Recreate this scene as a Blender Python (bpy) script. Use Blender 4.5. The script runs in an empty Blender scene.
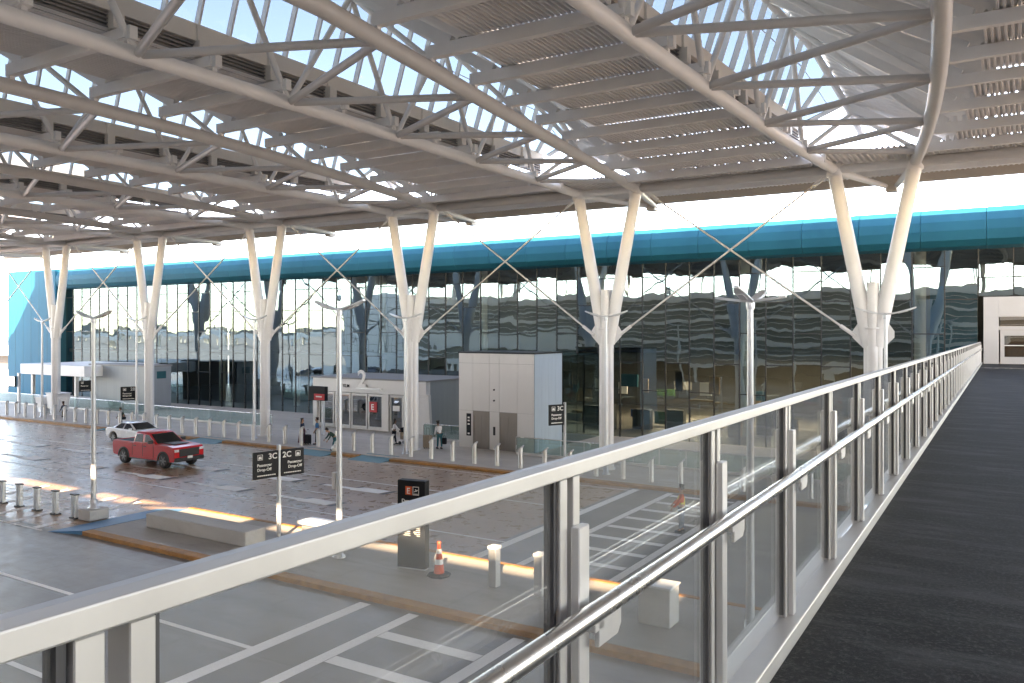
import bpy, bmesh, math, random
from math import sin, cos, pi, radians, sqrt, atan2
from mathutils import Vector, Matrix, Euler
random.seed(7)
scene = bpy.context.scene
COL = scene.collection

# ------------------------------------------------------------------ materials
def nm(name):
    m = bpy.data.materials.new(name); m.use_nodes = True
    nt = m.node_tree; nt.nodes.clear()
    return m, nt
def ramp(nt, fac, stops):
    r = nt.nodes.new('ShaderNodeValToRGB'); e = r.color_ramp.elements
    while len(e) < len(stops): e.new(0.5)
    for k, (p, c) in enumerate(stops):
        e[k].position = p; e[k].color = (*c, 1) if len(c) == 3 else c
    nt.links.new(fac, r.inputs['Fac']); return r.outputs['Color']
def noise(nt, scale, detail=4, rough=.55, vec=None, dist=0.0):
    n = nt.nodes.new('ShaderNodeTexNoise'); n.inputs['Scale'].default_value = scale
    n.inputs['Detail'].default_value = detail; n.inputs['Roughness'].default_value = rough
    n.inputs['Distortion'].default_value = dist
    if vec is not None: nt.links.new(vec, n.inputs['Vector'])
    return n.outputs['Fac']
def coords(nt, scale=(1,1,1), loc=(0,0,0), src='Object'):
    t = nt.nodes.new('ShaderNodeTexCoord'); mp = nt.nodes.new('ShaderNodeMapping')
    mp.inputs['Scale'].default_value = scale; mp.inputs['Location'].default_value = loc
    nt.links.new(t.outputs[src], mp.inputs['Vector']); return mp.outputs['Vector']
def bump(nt, h, strength, dist=.02):
    b = nt.nodes.new('ShaderNodeBump'); b.inputs['Strength'].default_value = strength
    b.inputs['Distance'].default_value = dist; nt.links.new(h, b.inputs['Height']); return b.outputs['Normal']
def mixc(nt, fac, a, b, mode='MIX'):
    m = nt.nodes.new('ShaderNodeMix'); m.data_type = 'RGBA'; m.blend_type = mode
    for s, v in ((m.inputs[0], fac), (m.inputs[6], a), (m.inputs[7], b)):
        if hasattr(v, 'links') or hasattr(v, 'is_linked'): nt.links.new(v, s)
        else: s.default_value = v if isinstance(v, (int, float)) else (*v, 1)
    return m.outputs[2]
def out(nt, sh):
    o = nt.nodes.new('ShaderNodeOutputMaterial'); nt.links.new(sh, o.inputs['Surface'])
def pr(nt, color=None, rough=.5, metal=0.0, normal=None, spec=.5, coat=0.0):
    p = nt.nodes.new('ShaderNodeBsdfPrincipled')
    def put(k, v):
        if v is None: return
        if hasattr(v, 'is_linked'): nt.links.new(v, p.inputs[k])
        elif isinstance(v, (int, float)): p.inputs[k].default_value = v
        else: p.inputs[k].default_value = (*v, 1)
    put('Base Color', color); put('Roughness', rough); put('Metallic', metal)
    put('Specular IOR Level', spec); put('Coat Weight', coat)
    if coat: p.inputs['Coat Roughness'].default_value = .05
    if normal is not None: nt.links.new(normal, p.inputs['Normal'])
    return p.outputs['BSDF']
def paint(name, c, rough=.45, metal=0.0, var=.08, scale=1.5, spec=.5, coat=0.0, src='Object', rv=.1, stretch=(1,1,1)):
    """painted / plain surface with slight uneven tone and gloss"""
    m, nt = nm(name); v = coords(nt, stretch, src=src); n = noise(nt, scale, 6, .65, v)
    d = tuple(x*(1-var) for x in c); l = tuple(min(1, x*(1+var)) for x in c)
    col = ramp(nt, n, [(.25, d), (.75, l)])
    r = nt.nodes.new('ShaderNodeMapRange'); r.inputs[3].default_value = max(0.02, rough-rv); r.inputs[4].default_value = min(1, rough+rv)
    nt.links.new(n, r.inputs[0])
    out(nt, pr(nt, col, r.outputs[0], metal, None, spec, coat)); return m
def emit(name, c, s):
    m, nt = nm(name); e = nt.nodes.new('ShaderNodeEmission')
    e.inputs['Color'].default_value = (*c, 1); e.inputs['Strength'].default_value = s
    out(nt, e.outputs[0]); return m
def glass(name, tint, refl, gl_col=(1,1,1), wav=0.0, wscale=.5, fres=True, rough=0.0, milky=0.0):
    m, nt = nm(name)
    t = nt.nodes.new('ShaderNodeBsdfTransparent'); t.inputs['Color'].default_value = (*tint, 1)
    g = nt.nodes.new('ShaderNodeBsdfGlossy'); g.inputs['Roughness'].default_value = rough
    g.inputs['Color'].default_value = (*gl_col, 1)
    base = t.outputs[0]
    if milky:
        df = nt.nodes.new('ShaderNodeBsdfDiffuse'); df.inputs['Color'].default_value = (.8,.8,.79,1)
        ms = nt.nodes.new('ShaderNodeMixShader')
        v = coords(nt, (1,1,1)); n = noise(nt, 1.7, 5, .6, v)
        r = nt.nodes.new('ShaderNodeMapRange'); r.inputs[3].default_value = milky*.4; r.inputs[4].default_value = milky*1.6
        nt.links.new(n, r.inputs[0]); nt.links.new(r.outputs[0], ms.inputs[0])
        nt.links.new(base, ms.inputs[1]); nt.links.new(df.outputs[0], ms.inputs[2]); base = ms.outputs[0]
    mx = nt.nodes.new('ShaderNodeMixShader')
    if fres:
        lw0 = nt.nodes.new('ShaderNodeLayerWeight'); lw0.inputs['Blend'].default_value = .5
        lw = nt.nodes.new('ShaderNodeMath'); lw.operation = 'POWER'; lw.inputs[1].default_value = 4.5
        nt.links.new(lw0.outputs['Facing'], lw.inputs[0])
        mr = nt.nodes.new('ShaderNodeMath'); mr.operation = 'MULTIPLY_ADD'
        mr.inputs[1].default_value = 1-refl; mr.inputs[2].default_value = refl
        nt.links.new(lw.outputs[0], mr.inputs[0]); nt.links.new(mr.outputs[0], mx.inputs[0])
    else: mx.inputs[0].default_value = refl
    if wav:
        v = coords(nt, (1,1,.45), src='Object'); n = noise(nt, wscale, 2, .5, v)
        nt.links.new(bump(nt, n, wav, .1), g.inputs['Normal'])
    nt.links.new(base, mx.inputs[1]); nt.links.new(g.outputs[0], mx.inputs[2])
    out(nt, mx.outputs[0]); return m

M = {}
M['steel_paint'] = paint('roof_steel_paint', (.84,.825,.80), .42, 0, .07, .6)
M['purlin'] = paint('purlin_paint', (.86,.845,.825), .5, 0, .08, .5)
M['deck'] = paint('roof_deck_metal', (.77,.76,.745), .55, 0, .10, .5)
M['dark_tube'] = paint('tube_paint', (.62,.60,.575), .4, 0, .07, .7)
M['column'] = paint('column_paint', (.74,.735,.73), .38, 0, .05, .9)
M['girder'] = paint('girder_paint', (.80,.75,.69), .5, 0, .06, .4)
M['louvre'] = paint('louvre_paint', (.30,.285,.27), .5, 0, .1, .5)
M['fascia_tan'] = paint('canopy_fascia_paint', (.60,.52,.44), .5, 0, .06, .4)
M['stainless'] = paint('stainless', (.66,.655,.65), .42, .75, .08, 6, stretch=(1,1,.15))
M['brushed'] = paint('brushed_rail', (.74,.73,.71), .27, 1.0, .03, 2, rv=.03)
M['rail_flat'] = paint('satin_rail', (.55,.54,.52), .45, .6, .07, 3)
M['galv'] = paint('galvanised', (.56,.58,.60), .42, .75, .10, 4)
M['pole'] = paint('lamp_pole_paint', (.66,.69,.71), .35, .3, .05, 2)
M['rod'] = paint('tension_rod', (.62,.60,.57), .35, .4, .05, 2)
M['black_gasket'] = paint('gasket', (.05,.05,.053), .5, 0, .1, 3)
M['skyglass'] = glass('skylight_glass', (.14,.172,.188), .012)
M['railglass'] = glass('guardrail_glass', (.935,.95,.945), .035, (1,1,1), 0, .5, True, 0.0, .06)
M['facade'] = glass('facade_glass', (.42,.50,.48), .20, (.52,.72,.80), .12, .45)
M['linkglass'] = M['facade']
M['doorglass'] = glass('door_glass', (.45,.45,.43), .22, (.9,.92,.92), .04, .5)
M['balglass'] = glass('balustrade_glass', (.72,.84,.82), .10, (1,1,1), .03, .5)
M['carglass'] = paint('car_glass', (.012,.014,.016), .10, 0, .1, 2, .4)
M['mullion'] = paint('dark_mullion', (.03,.032,.034), .4, .3, .1, 2)
M['bead'] = paint('fitting_metal', (.75,.75,.74), .3, .7, .05, 2)
M['white'] = paint('white_panel', (.84,.83,.81), .45, 0, .05, .7)
M['offwhite'] = paint('offwhite_portal', (.56,.55,.53), .5, 0, .05, .6)
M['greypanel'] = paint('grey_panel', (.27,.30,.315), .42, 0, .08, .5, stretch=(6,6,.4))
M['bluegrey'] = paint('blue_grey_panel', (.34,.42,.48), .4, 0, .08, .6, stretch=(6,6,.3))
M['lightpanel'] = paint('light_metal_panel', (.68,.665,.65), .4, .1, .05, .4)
M['seam'] = paint('panel_seam', (.26,.255,.25), .6, 0, .05, 1)
M['lift_door'] = paint('lift_door_metal', (.30,.27,.245), .36, .7, .12, 2, stretch=(1,1,.2))
M['black_sign'] = paint('black_sign_face', (.009,.0105,.013), .55, 0, .15, 2, .25)
M['sign_white'] = paint('sign_lettering', (.82,.82,.80), .5, 0, .03, 3)
M['sign_orange'] = paint('sign_orange', (.80,.12,.035), .45, 0, .05, 3)
M['red_sign'] = paint('sign_red', (.60,.03,.04), .45, 0, .05, 3)
M['truck_red'] = paint('red_car_paint', (.60,.006,.012), .32, 0, .04, 2, .4, .25)
M['car_white'] = paint('white_car_paint', (.76,.77,.78), .25, 0, .04, 2, .5, .9)
M['car_black'] = paint('black_car_paint', (.015,.016,.02), .2, 0, .1, 2, .5, .9)
M['car_silver'] = paint('silver_car_paint', (.42,.43,.45), .25, .5, .05, 2, .5, .9)
M['car_blue'] = paint('blue_car_paint', (.03,.07,.16), .25, 0, .05, 2, .5, .9)
M['rubber'] = paint('tyre_rubber', (.018,.018,.019), .75, 0, .15, 5)
M['black_trim'] = paint('black_trim', (.016,.016,.017), .45, 0, .15, 4)
M['rim'] = paint('dark_rim', (.16,.16,.165), .3, .8, .1, 4)
M['lens'] = paint('headlight_lens', (.80,.82,.84), .1, .3, .05, 5)
M['lens_red'] = paint('tail_light', (.45,.01,.012), .2, 0, .05, 5)
M['plate'] = paint('licence_plate', (.75,.75,.72), .5, 0, .05, 5)
M['cone'] = paint('cone_orange', (.80,.10,.035), .5, 0, .08, 5)
M['cone_band'] = paint('reflective_band', (.82,.82,.82), .4, 0, .05, 5)
M['skin'] = paint('skin', (.42,.24,.16), .55, 0, .05, 5)
M['skin_dark'] = paint('skin_deep', (.16,.085,.055), .55, 0, .05, 5)
M['hair'] = paint('dark_hair', (.02,.014,.011), .6, 0, .2, 8)
for k, c in dict(cloth_white=(.72,.71,.72), cloth_teal=(.03,.13,.15), cloth_black=(.02,.02,.024), cloth_blue=(.035,.16,.32),
                 cloth_plum=(.14,.05,.07), cloth_green=(.045,.085,.065), cloth_denim=(.10,.14,.19), cloth_navy=(.03,.045,.08),
                 cloth_vest=(.72,.60,.10), cloth_orange=(.75,.12,.04), cloth_tan=(.32,.25,.19), cloth_grey=(.2,.2,.21)).items():
    M[k] = paint(k, c, .8, 0, .15, 9, .2)
M['kerb_orange'] = paint('kerb_orange_paint', (.40,.185,.055), .6, 0, .35, 2.6)
M['ramp_blue'] = paint('ramp_blue_paint', (.05,.20,.38), .5, 0, .2, 1.2)
M['ramp_teal'] = paint('ramp_teal_paint', (.05,.20,.24), .5, 0, .2, 1.2)
M['far_land'] = paint('far_land', (.16,.17,.14), .9, 0, .2, .02)
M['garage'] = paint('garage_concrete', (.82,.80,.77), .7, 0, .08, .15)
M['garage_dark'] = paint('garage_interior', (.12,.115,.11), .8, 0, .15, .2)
M['garage_mesh'] = paint('garage_mesh_screen', (.24,.23,.205), .7, 0, .5, .10)
M['tower_white'] = paint('white_screen', (.80,.80,.78), .5, 0, .04, .3)
M['interior'] = paint('interior_floor', (.22,.20,.18), .35, 0, .1, .6)
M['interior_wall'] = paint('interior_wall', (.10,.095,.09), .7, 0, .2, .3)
M['shop_teal'] = paint('shop_teal', (.02,.12,.17), .4, 0, .2, .8)
M['shop_green'] = paint('shop_green', (.05,.13,.04), .4, 0, .25, .8)
M['shop_red'] = paint('shop_red', (.30,.04,.05), .4, 0, .2, .8)
M['shop_tan'] = paint('shop_tan', (.36,.24,.14), .5, 0, .2, .8)
M['shop_blue'] = paint('shop_blue', (.025,.05,.18), .4, 0, .2, .8)
M['lamp_glow'] = emit('unseen_lamp_panel', (1,.93,.82), 9)
M['screen_glow'] = emit('screen_glow', (.35,.6,.9), 1.5)
M['foliage'] = paint('foliage', (.06,.10,.035), .7, 0, .4, 3)
M['yellow'] = paint('bus_yellow', (.65,.45,.12), .45, 0, .1, 1)

def mat_carpet():
    m, nt = nm('walkway_carpet')
    v = coords(nt, (1,1,1)); v2 = coords(nt, (.5,2.2,1))
    big = noise(nt, .8, 7, .68, v2); mid = noise(nt, 1.6, 9, .74, v2); fine = noise(nt, 42, 6, .8, v)
    c = ramp(nt, big, [(.38,(.003,.0034,.004)), (.66,(.018,.019,.021))])
    pat = ramp(nt, mid, [(.50,(0,0,0)), (.70,(1,1,1))])
    c = mixc(nt, .85, c, mixc(nt, pat, c, (.066,.068,.073)))
    spk = ramp(nt, fine, [(.50,(0,0,0)), (.68,(1,1,1))])
    c = mixc(nt, mixc(nt, .8, (0,0,0), spk), c, (.085,.087,.092))
    out(nt, pr(nt, c, .62, 0, bump(nt, fine, .6, .006), .12)); return m
M['carpet'] = mat_carpet()

def mat_road(name, c0, c1, c2, r0, r1, sx=.25, joints=True, spec=.5):
    """trafficked concrete: long tyre wear along X, mottled stains, uneven gloss, saw-cut joints"""
    m, nt = nm(name)
    v = coords(nt, (1,1,1)); vs = coords(nt, (.05,.75,1))
    a = noise(nt, .25, 6, .6, v); b = noise(nt, 1.0, 5, .6, vs); d = noise(nt, 1.6, 8, .7, v); f = noise(nt, 40, 3, .6, v)
    c = ramp(nt, a, [(.3,c0), (.7,c1)])
    w = ramp(nt, b, [(.42,(0,0,0)), (.72,(1,1,1))])
    c = mixc(nt, mixc(nt, .55, (0,0,0), w), c, c2)
    s = ramp(nt, d, [(.25,(.70,.69,.68)), (.55,(1,1,1))])
    c = mixc(nt, .25, c, s, 'MULTIPLY')
    st = noise(nt, .9, 10, .75, coords(nt, (.35,1.2,1), (7,3,0)), 1.2)
    c = mixc(nt, .75, c, ramp(nt, st, [(.32,(.72,.70,.68)), (.48,(.96,.96,.96)), (.62,(1.0,1.0,1.0)), (.76,(1.12,1.11,1.10))]), 'MULTIPLY')
    g = ramp(nt, f, [(.2,(.84,.84,.84)), (.8,(1.0,1.0,1.0))])
    c = mixc(nt, 1.0, c, g, 'MULTIPLY')
    if joints:
        br = nt.nodes.new('ShaderNodeTexBrick'); br.offset = 0
        br.inputs['Scale'].default_value = 1; br.inputs['Brick Width'].default_value = 4.6; br.inputs['Row Height'].default_value = 3.45
        br.inputs['Mortar Size'].default_value = .018; br.inputs['Mortar Smooth'].default_value = .3
        br.inputs['Color1'].default_value = (1,1,1,1); br.inputs['Color2'].default_value = (.995,.995,.995,1); br.inputs['Mortar'].default_value = (.74,.72,.70,1)
        nt.links.new(v, br.inputs['Vector'])
        c = mixc(nt, .8, c, br.outputs['Color'], 'MULTIPLY')
    mr = nt.nodes.new('ShaderNodeMapRange'); mr.inputs[1].default_value = .3; mr.inputs[2].default_value = .7
    mr.inputs[3].default_value = r0; mr.inputs[4].default_value = r1
    nt.links.new(d, mr.inputs[0])
    out(nt, pr(nt, c, mr.outputs[0], 0, bump(nt, f, .08, .004), spec)); return m
M['road_far'] = mat_road('sealed_brown_road', (.38,.235,.15), (.47,.305,.205), (.28,.17,.11), .19, .44, spec=.5)
M['road_near'] = mat_road('grey_concrete_road', (.225,.208,.19), (.30,.28,.255), (.165,.152,.14), .30, .5)
M['walk'] = mat_road('sidewalk_concrete', (.54,.475,.41), (.66,.59,.52), (.46,.40,.345), .45, .7)
M['island'] = mat_road('island_concrete', (.36,.335,.305), (.46,.43,.395), (.30,.275,.25), .45, .7)
M['block'] = mat_road('block_concrete', (.50,.495,.48), (.64,.635,.62), (.43,.425,.41), .6, .8, joints=False)
M['apron'] = mat_road('far_ground_concrete', (.34,.33,.31), (.42,.41,.39), (.30,.29,.28), .6, .8)

def mat_marking():
    m, nt = nm('road_marking_paint')
    v = coords(nt, (1,1,1)); n = noise(nt, 2.2, 8, .72, v)
    c = ramp(nt, n, [(.24,(.62,.60,.58)), (.40,(.93,.92,.90))])
    out(nt, pr(nt, c, .75, 0, None, .15)); return m
M['mark'] = mat_marking()
M['mark_black'] = paint('marking_black_edge', (.05,.048,.045), .5, 0, .2, 2)

def mat_teal():
    m, nt = nm('teal_cladding')
    v = coords(nt, (.6,.6,.15)); n = noise(nt, .5, 4, .6, v)
    c = ramp(nt, n, [(.3,(.0015,.092,.150)), (.7,(.002,.115,.182))])
    out(nt, pr(nt, c, .5, .0, None, .12)); return m
M['teal'] = mat_teal()
M['teal_dark'] = paint('teal_return', (.008,.09,.11), .35, .1, .1, .5)

# ------------------------------------------------------------------ mesh builder
class MB:
    def __init__(s): s.v = []; s.f = []; s.sm = []
    def add(s, vs, fs, smooth=False):
        o = len(s.v); s.v += [Vector(p) for p in vs]
        for f in fs: s.f.append([o+i for i in f]); s.sm.append(smooth)
        return s
    def box(s, c, d, rz=0.0, rot=None):
        x, y, z = d[0]/2, d[1]/2, d[2]/2
        P = [Vector((i*x, j*y, k*z)) for i in (-1,1) for j in (-1,1) for k in (-1,1)]
        R = rot if rot is not None else Matrix.Rotation(rz, 3, 'Z')
        c = Vector(c)
        return s.add([R @ p + c for p in P], [(0,1,3,2),(4,6,7,5),(0,4,5,1),(2,3,7,6),(0,2,6,4),(1,5,7,3)])
    def box2(s, a, b):
        return s.box([(a[i]+b[i])/2 for i in range(3)], [abs(b[i]-a[i]) for i in range(3)])
    def beam(s, p0, p1, w, h, up=(0,0,1)):
        """rectangular bar from p0 to p1, w across, h along up"""
        p0, p1 = Vector(p0), Vector(p1); t = (p1-p0).normalized(); u = Vector(up)
        sd = t.cross(u)
        if sd.length < 1e-5: sd = t.cross(Vector((1,0,0)))
        sd.normalize(); u = sd.cross(t).normalized()
        a, b = sd*w/2, u*h/2
        P = [p0-a-b, p0+a-b, p0+a+b, p0-a+b, p1-a-b, p1+a-b, p1+a+b, p1-a+b]
        return s.add(P, [(3,2,1,0),(4,5,6,7),(0,1,5,4),(1,2,6,5),(2,3,7,6),(3,0,4,7)])
    def tube(s, pts, r, n=12, cap=True):
        pts = [Vector(p) for p in pts]; rs = r if isinstance(r, (list, tuple)) else [r]*len(pts)
        ring = []; prev = None
        for i, p in enumerate(pts):
            t = (pts[min(i+1, len(pts)-1)] - pts[max(i-1, 0)]).normalized()
            if prev is None:
                a = Vector((0,0,1)) if abs(t.z) < .9 else Vector((1,0,0))
                u = t.cross(a).normalized()
            else: u = (prev - t*prev.dot(t)).normalized()
            prev = u; w = t.cross(u)
            ring.append([p + (u*cos(2*pi*k/n) + w*sin(2*pi*k/n))*rs[i] for k in range(n)])
        vs = [q for rr in ring for q in rr]; fs = []
        for i in range(len(pts)-1):
            for k in range(n):
                fs.append((i*n+k, i*n+(k+1) % n, (i+1)*n+(k+1) % n, (i+1)*n+k))
        s.add(vs, fs, True)
        if cap:
            s.add(ring[0], [tuple(reversed(range(n)))]); s.add(ring[-1], [tuple(range(n))])
        return s
    def lathe(s, prof, c=(0,0,0), n=16, axis='Z', smooth=True):
        c = Vector(c); vs = []; fs = []
        for (r, z) in prof:
            for k in range(n):
                a = 2*pi*k/n
                p = (r*cos(a), r*sin(a), z)
                if axis == 'Y': p = (p[0], z, p[1])
                if axis == 'X': p = (z, p[0], p[1])
                vs.append(c + Vector(p))
        for i in range(len(prof)-1):
            for k in range(n):
                fs.append((i*n+k, i*n+(k+1) % n, (i+1)*n+(k+1) % n, (i+1)*n+k))
        s.add(vs, fs, smooth)
        m = len(prof)-1
        s.add(vs[:n], [tuple(reversed(range(n)))]); s.add(vs[m*n:], [tuple(range(n))])
        return s
    def prism(s, poly, fn, d0, d1):
        """polygon (a,b) mapped by fn(a,b,d) between depths d0 and d1"""
        n = len(poly)
        vs = [fn(a, b, d0) for a, b in poly] + [fn(a, b, d1) for a, b in poly]
        fs = [tuple(reversed(range(n))), tuple(range(n, 2*n))] + [(i, (i+1) % n, n+(i+1) % n, n+i) for i in range(n)]
        return s.add(vs, fs)
    def quad(s, a, b, c, d): return s.add([a,b,c,d], [(0,1,2,3)])
    def build(s, name, mat, parent=None, bevel=0.0, seg=2, fix=True, sharp=None):
        me = bpy.data.meshes.new(name)
        org = parent_world.get(parent.name, Vector((0,0,0))) if parent is not None else Vector((0,0,0))
        me.from_pydata([tuple(p) for p in s.v], [], s.f); me.update()
        me.polygons.foreach_set('use_smooth', s.sm)
        if bevel or fix:
            bm = bmesh.new(); bm.from_mesh(me)
            bmesh.ops.recalc_face_normals(bm, faces=bm.faces)
            if bevel:
                bmesh.ops.remove_doubles(bm, verts=bm.verts, dist=1e-5)
                es = [e for e in bm.edges if len(e.link_faces) == 2 and e.calc_face_angle(0) > radians(35)]
                bmesh.ops.bevel(bm, geom=es, offset=bevel, segments=seg, affect='EDGES', profile=.5, clamp_overlap=True)
            bm.to_mesh(me); bm.free()
        if org.length: me.transform(Matrix.Translation(-org))
        me.materials.append(M[mat] if isinstance(mat, str) else mat)
        o = bpy.data.objects.new(name, me); COL.objects.link(o)
        if parent is not None:
            o.parent = parent; parent_world[o.name] = org
        return o
parent_world = {}
def thing(name, label, cat, loc=(0,0,0), group=None):
    """Empty at a thing's base; parts are given in WORLD coordinates and stored relative to it"""
    o = bpy.data.objects.new(name, None); COL.objects.link(o); o.location = loc
    o.empty_display_size = .3
    parent_world[o.name] = Vector(loc)
    o['label'] = label; o['category'] = cat
    if group: o['group'] = group
    return o
def tag(o, label=None, cat=None, group=None, kind=None):
    if label: o['label'] = label
    if cat: o['category'] = cat
    if group: o['group'] = group
    if kind: o['kind'] = kind
    return o
def base_at(o, loc):
    """move a single-mesh thing's origin to its base"""
    o.data.transform(Matrix.Translation(-Vector(loc))); o.location = loc; return o
def copy_tree(o, parent=None):
    c = o.copy(); COL.objects.link(c)
    if parent is not None: c.parent = parent
    for ch in list(o.children): copy_tree(ch, c)
    return c
ORD = ['first','second','third','fourth','fifth','sixth','seventh','eighth','ninth','tenth','eleventh','twelfth']
def textmesh(mb, s, size, origin, ux, uy, ext=.004, align='LEFT'):
    """lettering as thin solid text, written along ux with up = uy"""
    cu = bpy.data.curves.new('lettering', 'FONT'); cu.body = s; cu.size = size; cu.extrude = ext; cu.align_x = align
    cu.resolution_u = 3; cu.offset = size*.018
    ob = bpy.data.objects.new('lettering_tmp', cu); COL.objects.link(ob)
    dg = bpy.context.evaluated_depsgraph_get(); dg.update()
    me = bpy.data.meshes.new_from_object(ob.evaluated_get(dg))
    ux, uy = Vector(ux).normalized(), Vector(uy).normalized(); uz = ux.cross(uy); o = Vector(origin)
    mb.add([o + ux*v.co.x + uy*v.co.y + uz*v.co.z for v in me.vertices], [tuple(p.vertices) for p in me.polygons])
    bpy.data.objects.remove(ob); bpy.data.meshes.remove(me); bpy.data.curves.remove(cu)

# ------------------------------------------------------------------ camera, light, world
YAW = 31.7
cam = bpy.data.cameras.new('camera'); co = bpy.data.objects.new('camera', cam); COL.objects.link(co)
co.location = (0,0,8.0); co.rotation_euler = (radians(90), 0, radians(YAW))
cam.sensor_width = 36; cam.lens = 820/1024*36; cam.shift_y = -12.5/1024
cam.clip_start = .05; cam.clip_end = 6000
scene.camera = co
SUN_EL, SUN_X = 28.4, .50
sv = Vector((SUN_X*cos(radians(SUN_EL)), -sqrt(1-SUN_X**2)*cos(radians(SUN_EL)), sin(radians(SUN_EL))))
sun = bpy.data.lights.new('sun', 'SUN'); so = bpy.data.objects.new('sun', sun); COL.objects.link(so)
sun.energy = 2.0; sun.angle = radians(.5); sun.color = (1,.90,.78)
so.rotation_euler = sv.to_track_quat('Z', 'Y').to_euler(); so.location = (30,-60,60)
w = bpy.data.worlds.new('World'); scene.world = w; w.use_nodes = True
nt = w.node_tree; bg = nt.nodes['Background']
sky = nt.nodes.new('ShaderNodeTexSky'); sky.sky_type = 'NISHITA'; sky.sun_disc = False
sky.sun_elevation = radians(SUN_EL); sky.sun_rotation = atan2(sv.x, sv.y)
sky.air_density = .62; sky.dust_density = .35; sky.ozone_density = 1.0
nt.links.new(sky.outputs[0], bg.inputs['Color']); bg.inputs['Strength'].default_value = .15
scene.view_settings.view_transform = 'Standard'; scene.view_settings.look = 'None'
scene.view_settings.exposure = 3.97
if hasattr(scene.view_settings, 'use_white_balance'):
    scene.view_settings.use_white_balance = True; scene.view_settings.white_balance_temperature = 10000; scene.view_settings.white_balance_tint = 19; scene.view_settings.gamma = 1
scene.view_settings.use_curve_mapping = False
cy = scene.cycles
cy.use_denoising = True; cy.max_bounces = 8; cy.diffuse_bounces = 5; cy.glossy_bounces = 5
cy.transparent_max_bounces = 40; cy.transmission_bounces = 4
cy.caustics_reflective = False; cy.caustics_refractive = False
cy.sample_clamp_indirect = 6
# ------------------------------------------------------------------ canopy roof
PITCH = 13.85
COLX = [-5.85 - PITCH*k for k in range(7)]           # six in view and one past the left edge
AX = {k: -5.85 - PITCH*k for k in range(-1, 7)}
YC, YB, YF = 42.0, -1.1, 49.0                        # column line, back edge, front edge
AMP = {-1:3.2, 0:2.9, 1:3.3}
ZC = 15.72
def offA(k, y):
    if k == 1: return 1.8 + .133*(42-max(y,14))
    return 1.8 + AMP.get(k, 4.5)*max(0, 1-((y-10)/32)**2)
def offB(k, y): return -(1.75 + (1.2 if k <= 0 else -.3)*max(0, 1-((y-10)/32)**2))
def xa(k, y): return AX[k] + offA(k, y)
def xb(k, y): return AX[k] + offB(k, y)
PUR = [YC - 2.5 - 2.85*i for i in range(19)]          # purlin lines
PUR = [y for y in PUR if y > YB+.3]
def step(y): return -.14*max(0, (y-31.0)/2.85) if y > 31.0 else 0.0     # deck steps down to the front
ZP0, ZP1 = 16.05, 16.42
G_TOP = 17.5
def ridge(k, y):
    x = xb(k, y) + .30; z = 20.6
    if y > 37.2:
        t = min(1, (y-37.2)/3.2); z = 20.6*(1-t) + 17.3*t; x = x*(1-t) + (AX[k]-.3)*t
    return Vector((x, y, z))
def girder_x(k, y): return xb(k, y) - .75
truss_words = {-1:'right of the walkway', 0:'with the strongly curved tube', 1:'over the column right of the elevator',
               2:'over the column beside entrance 2', 3:'over the column right of the red pickup', 4:'over the column behind the red pickup',
               5:'over the column by the teal wall', 6:'at the canopy left edge'}
NB = [36.9 - 5.7*i for i in range(9)]                  # nodes on the straight chord
NA = [39.6 - 5.7*i for i in range(10)]
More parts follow.
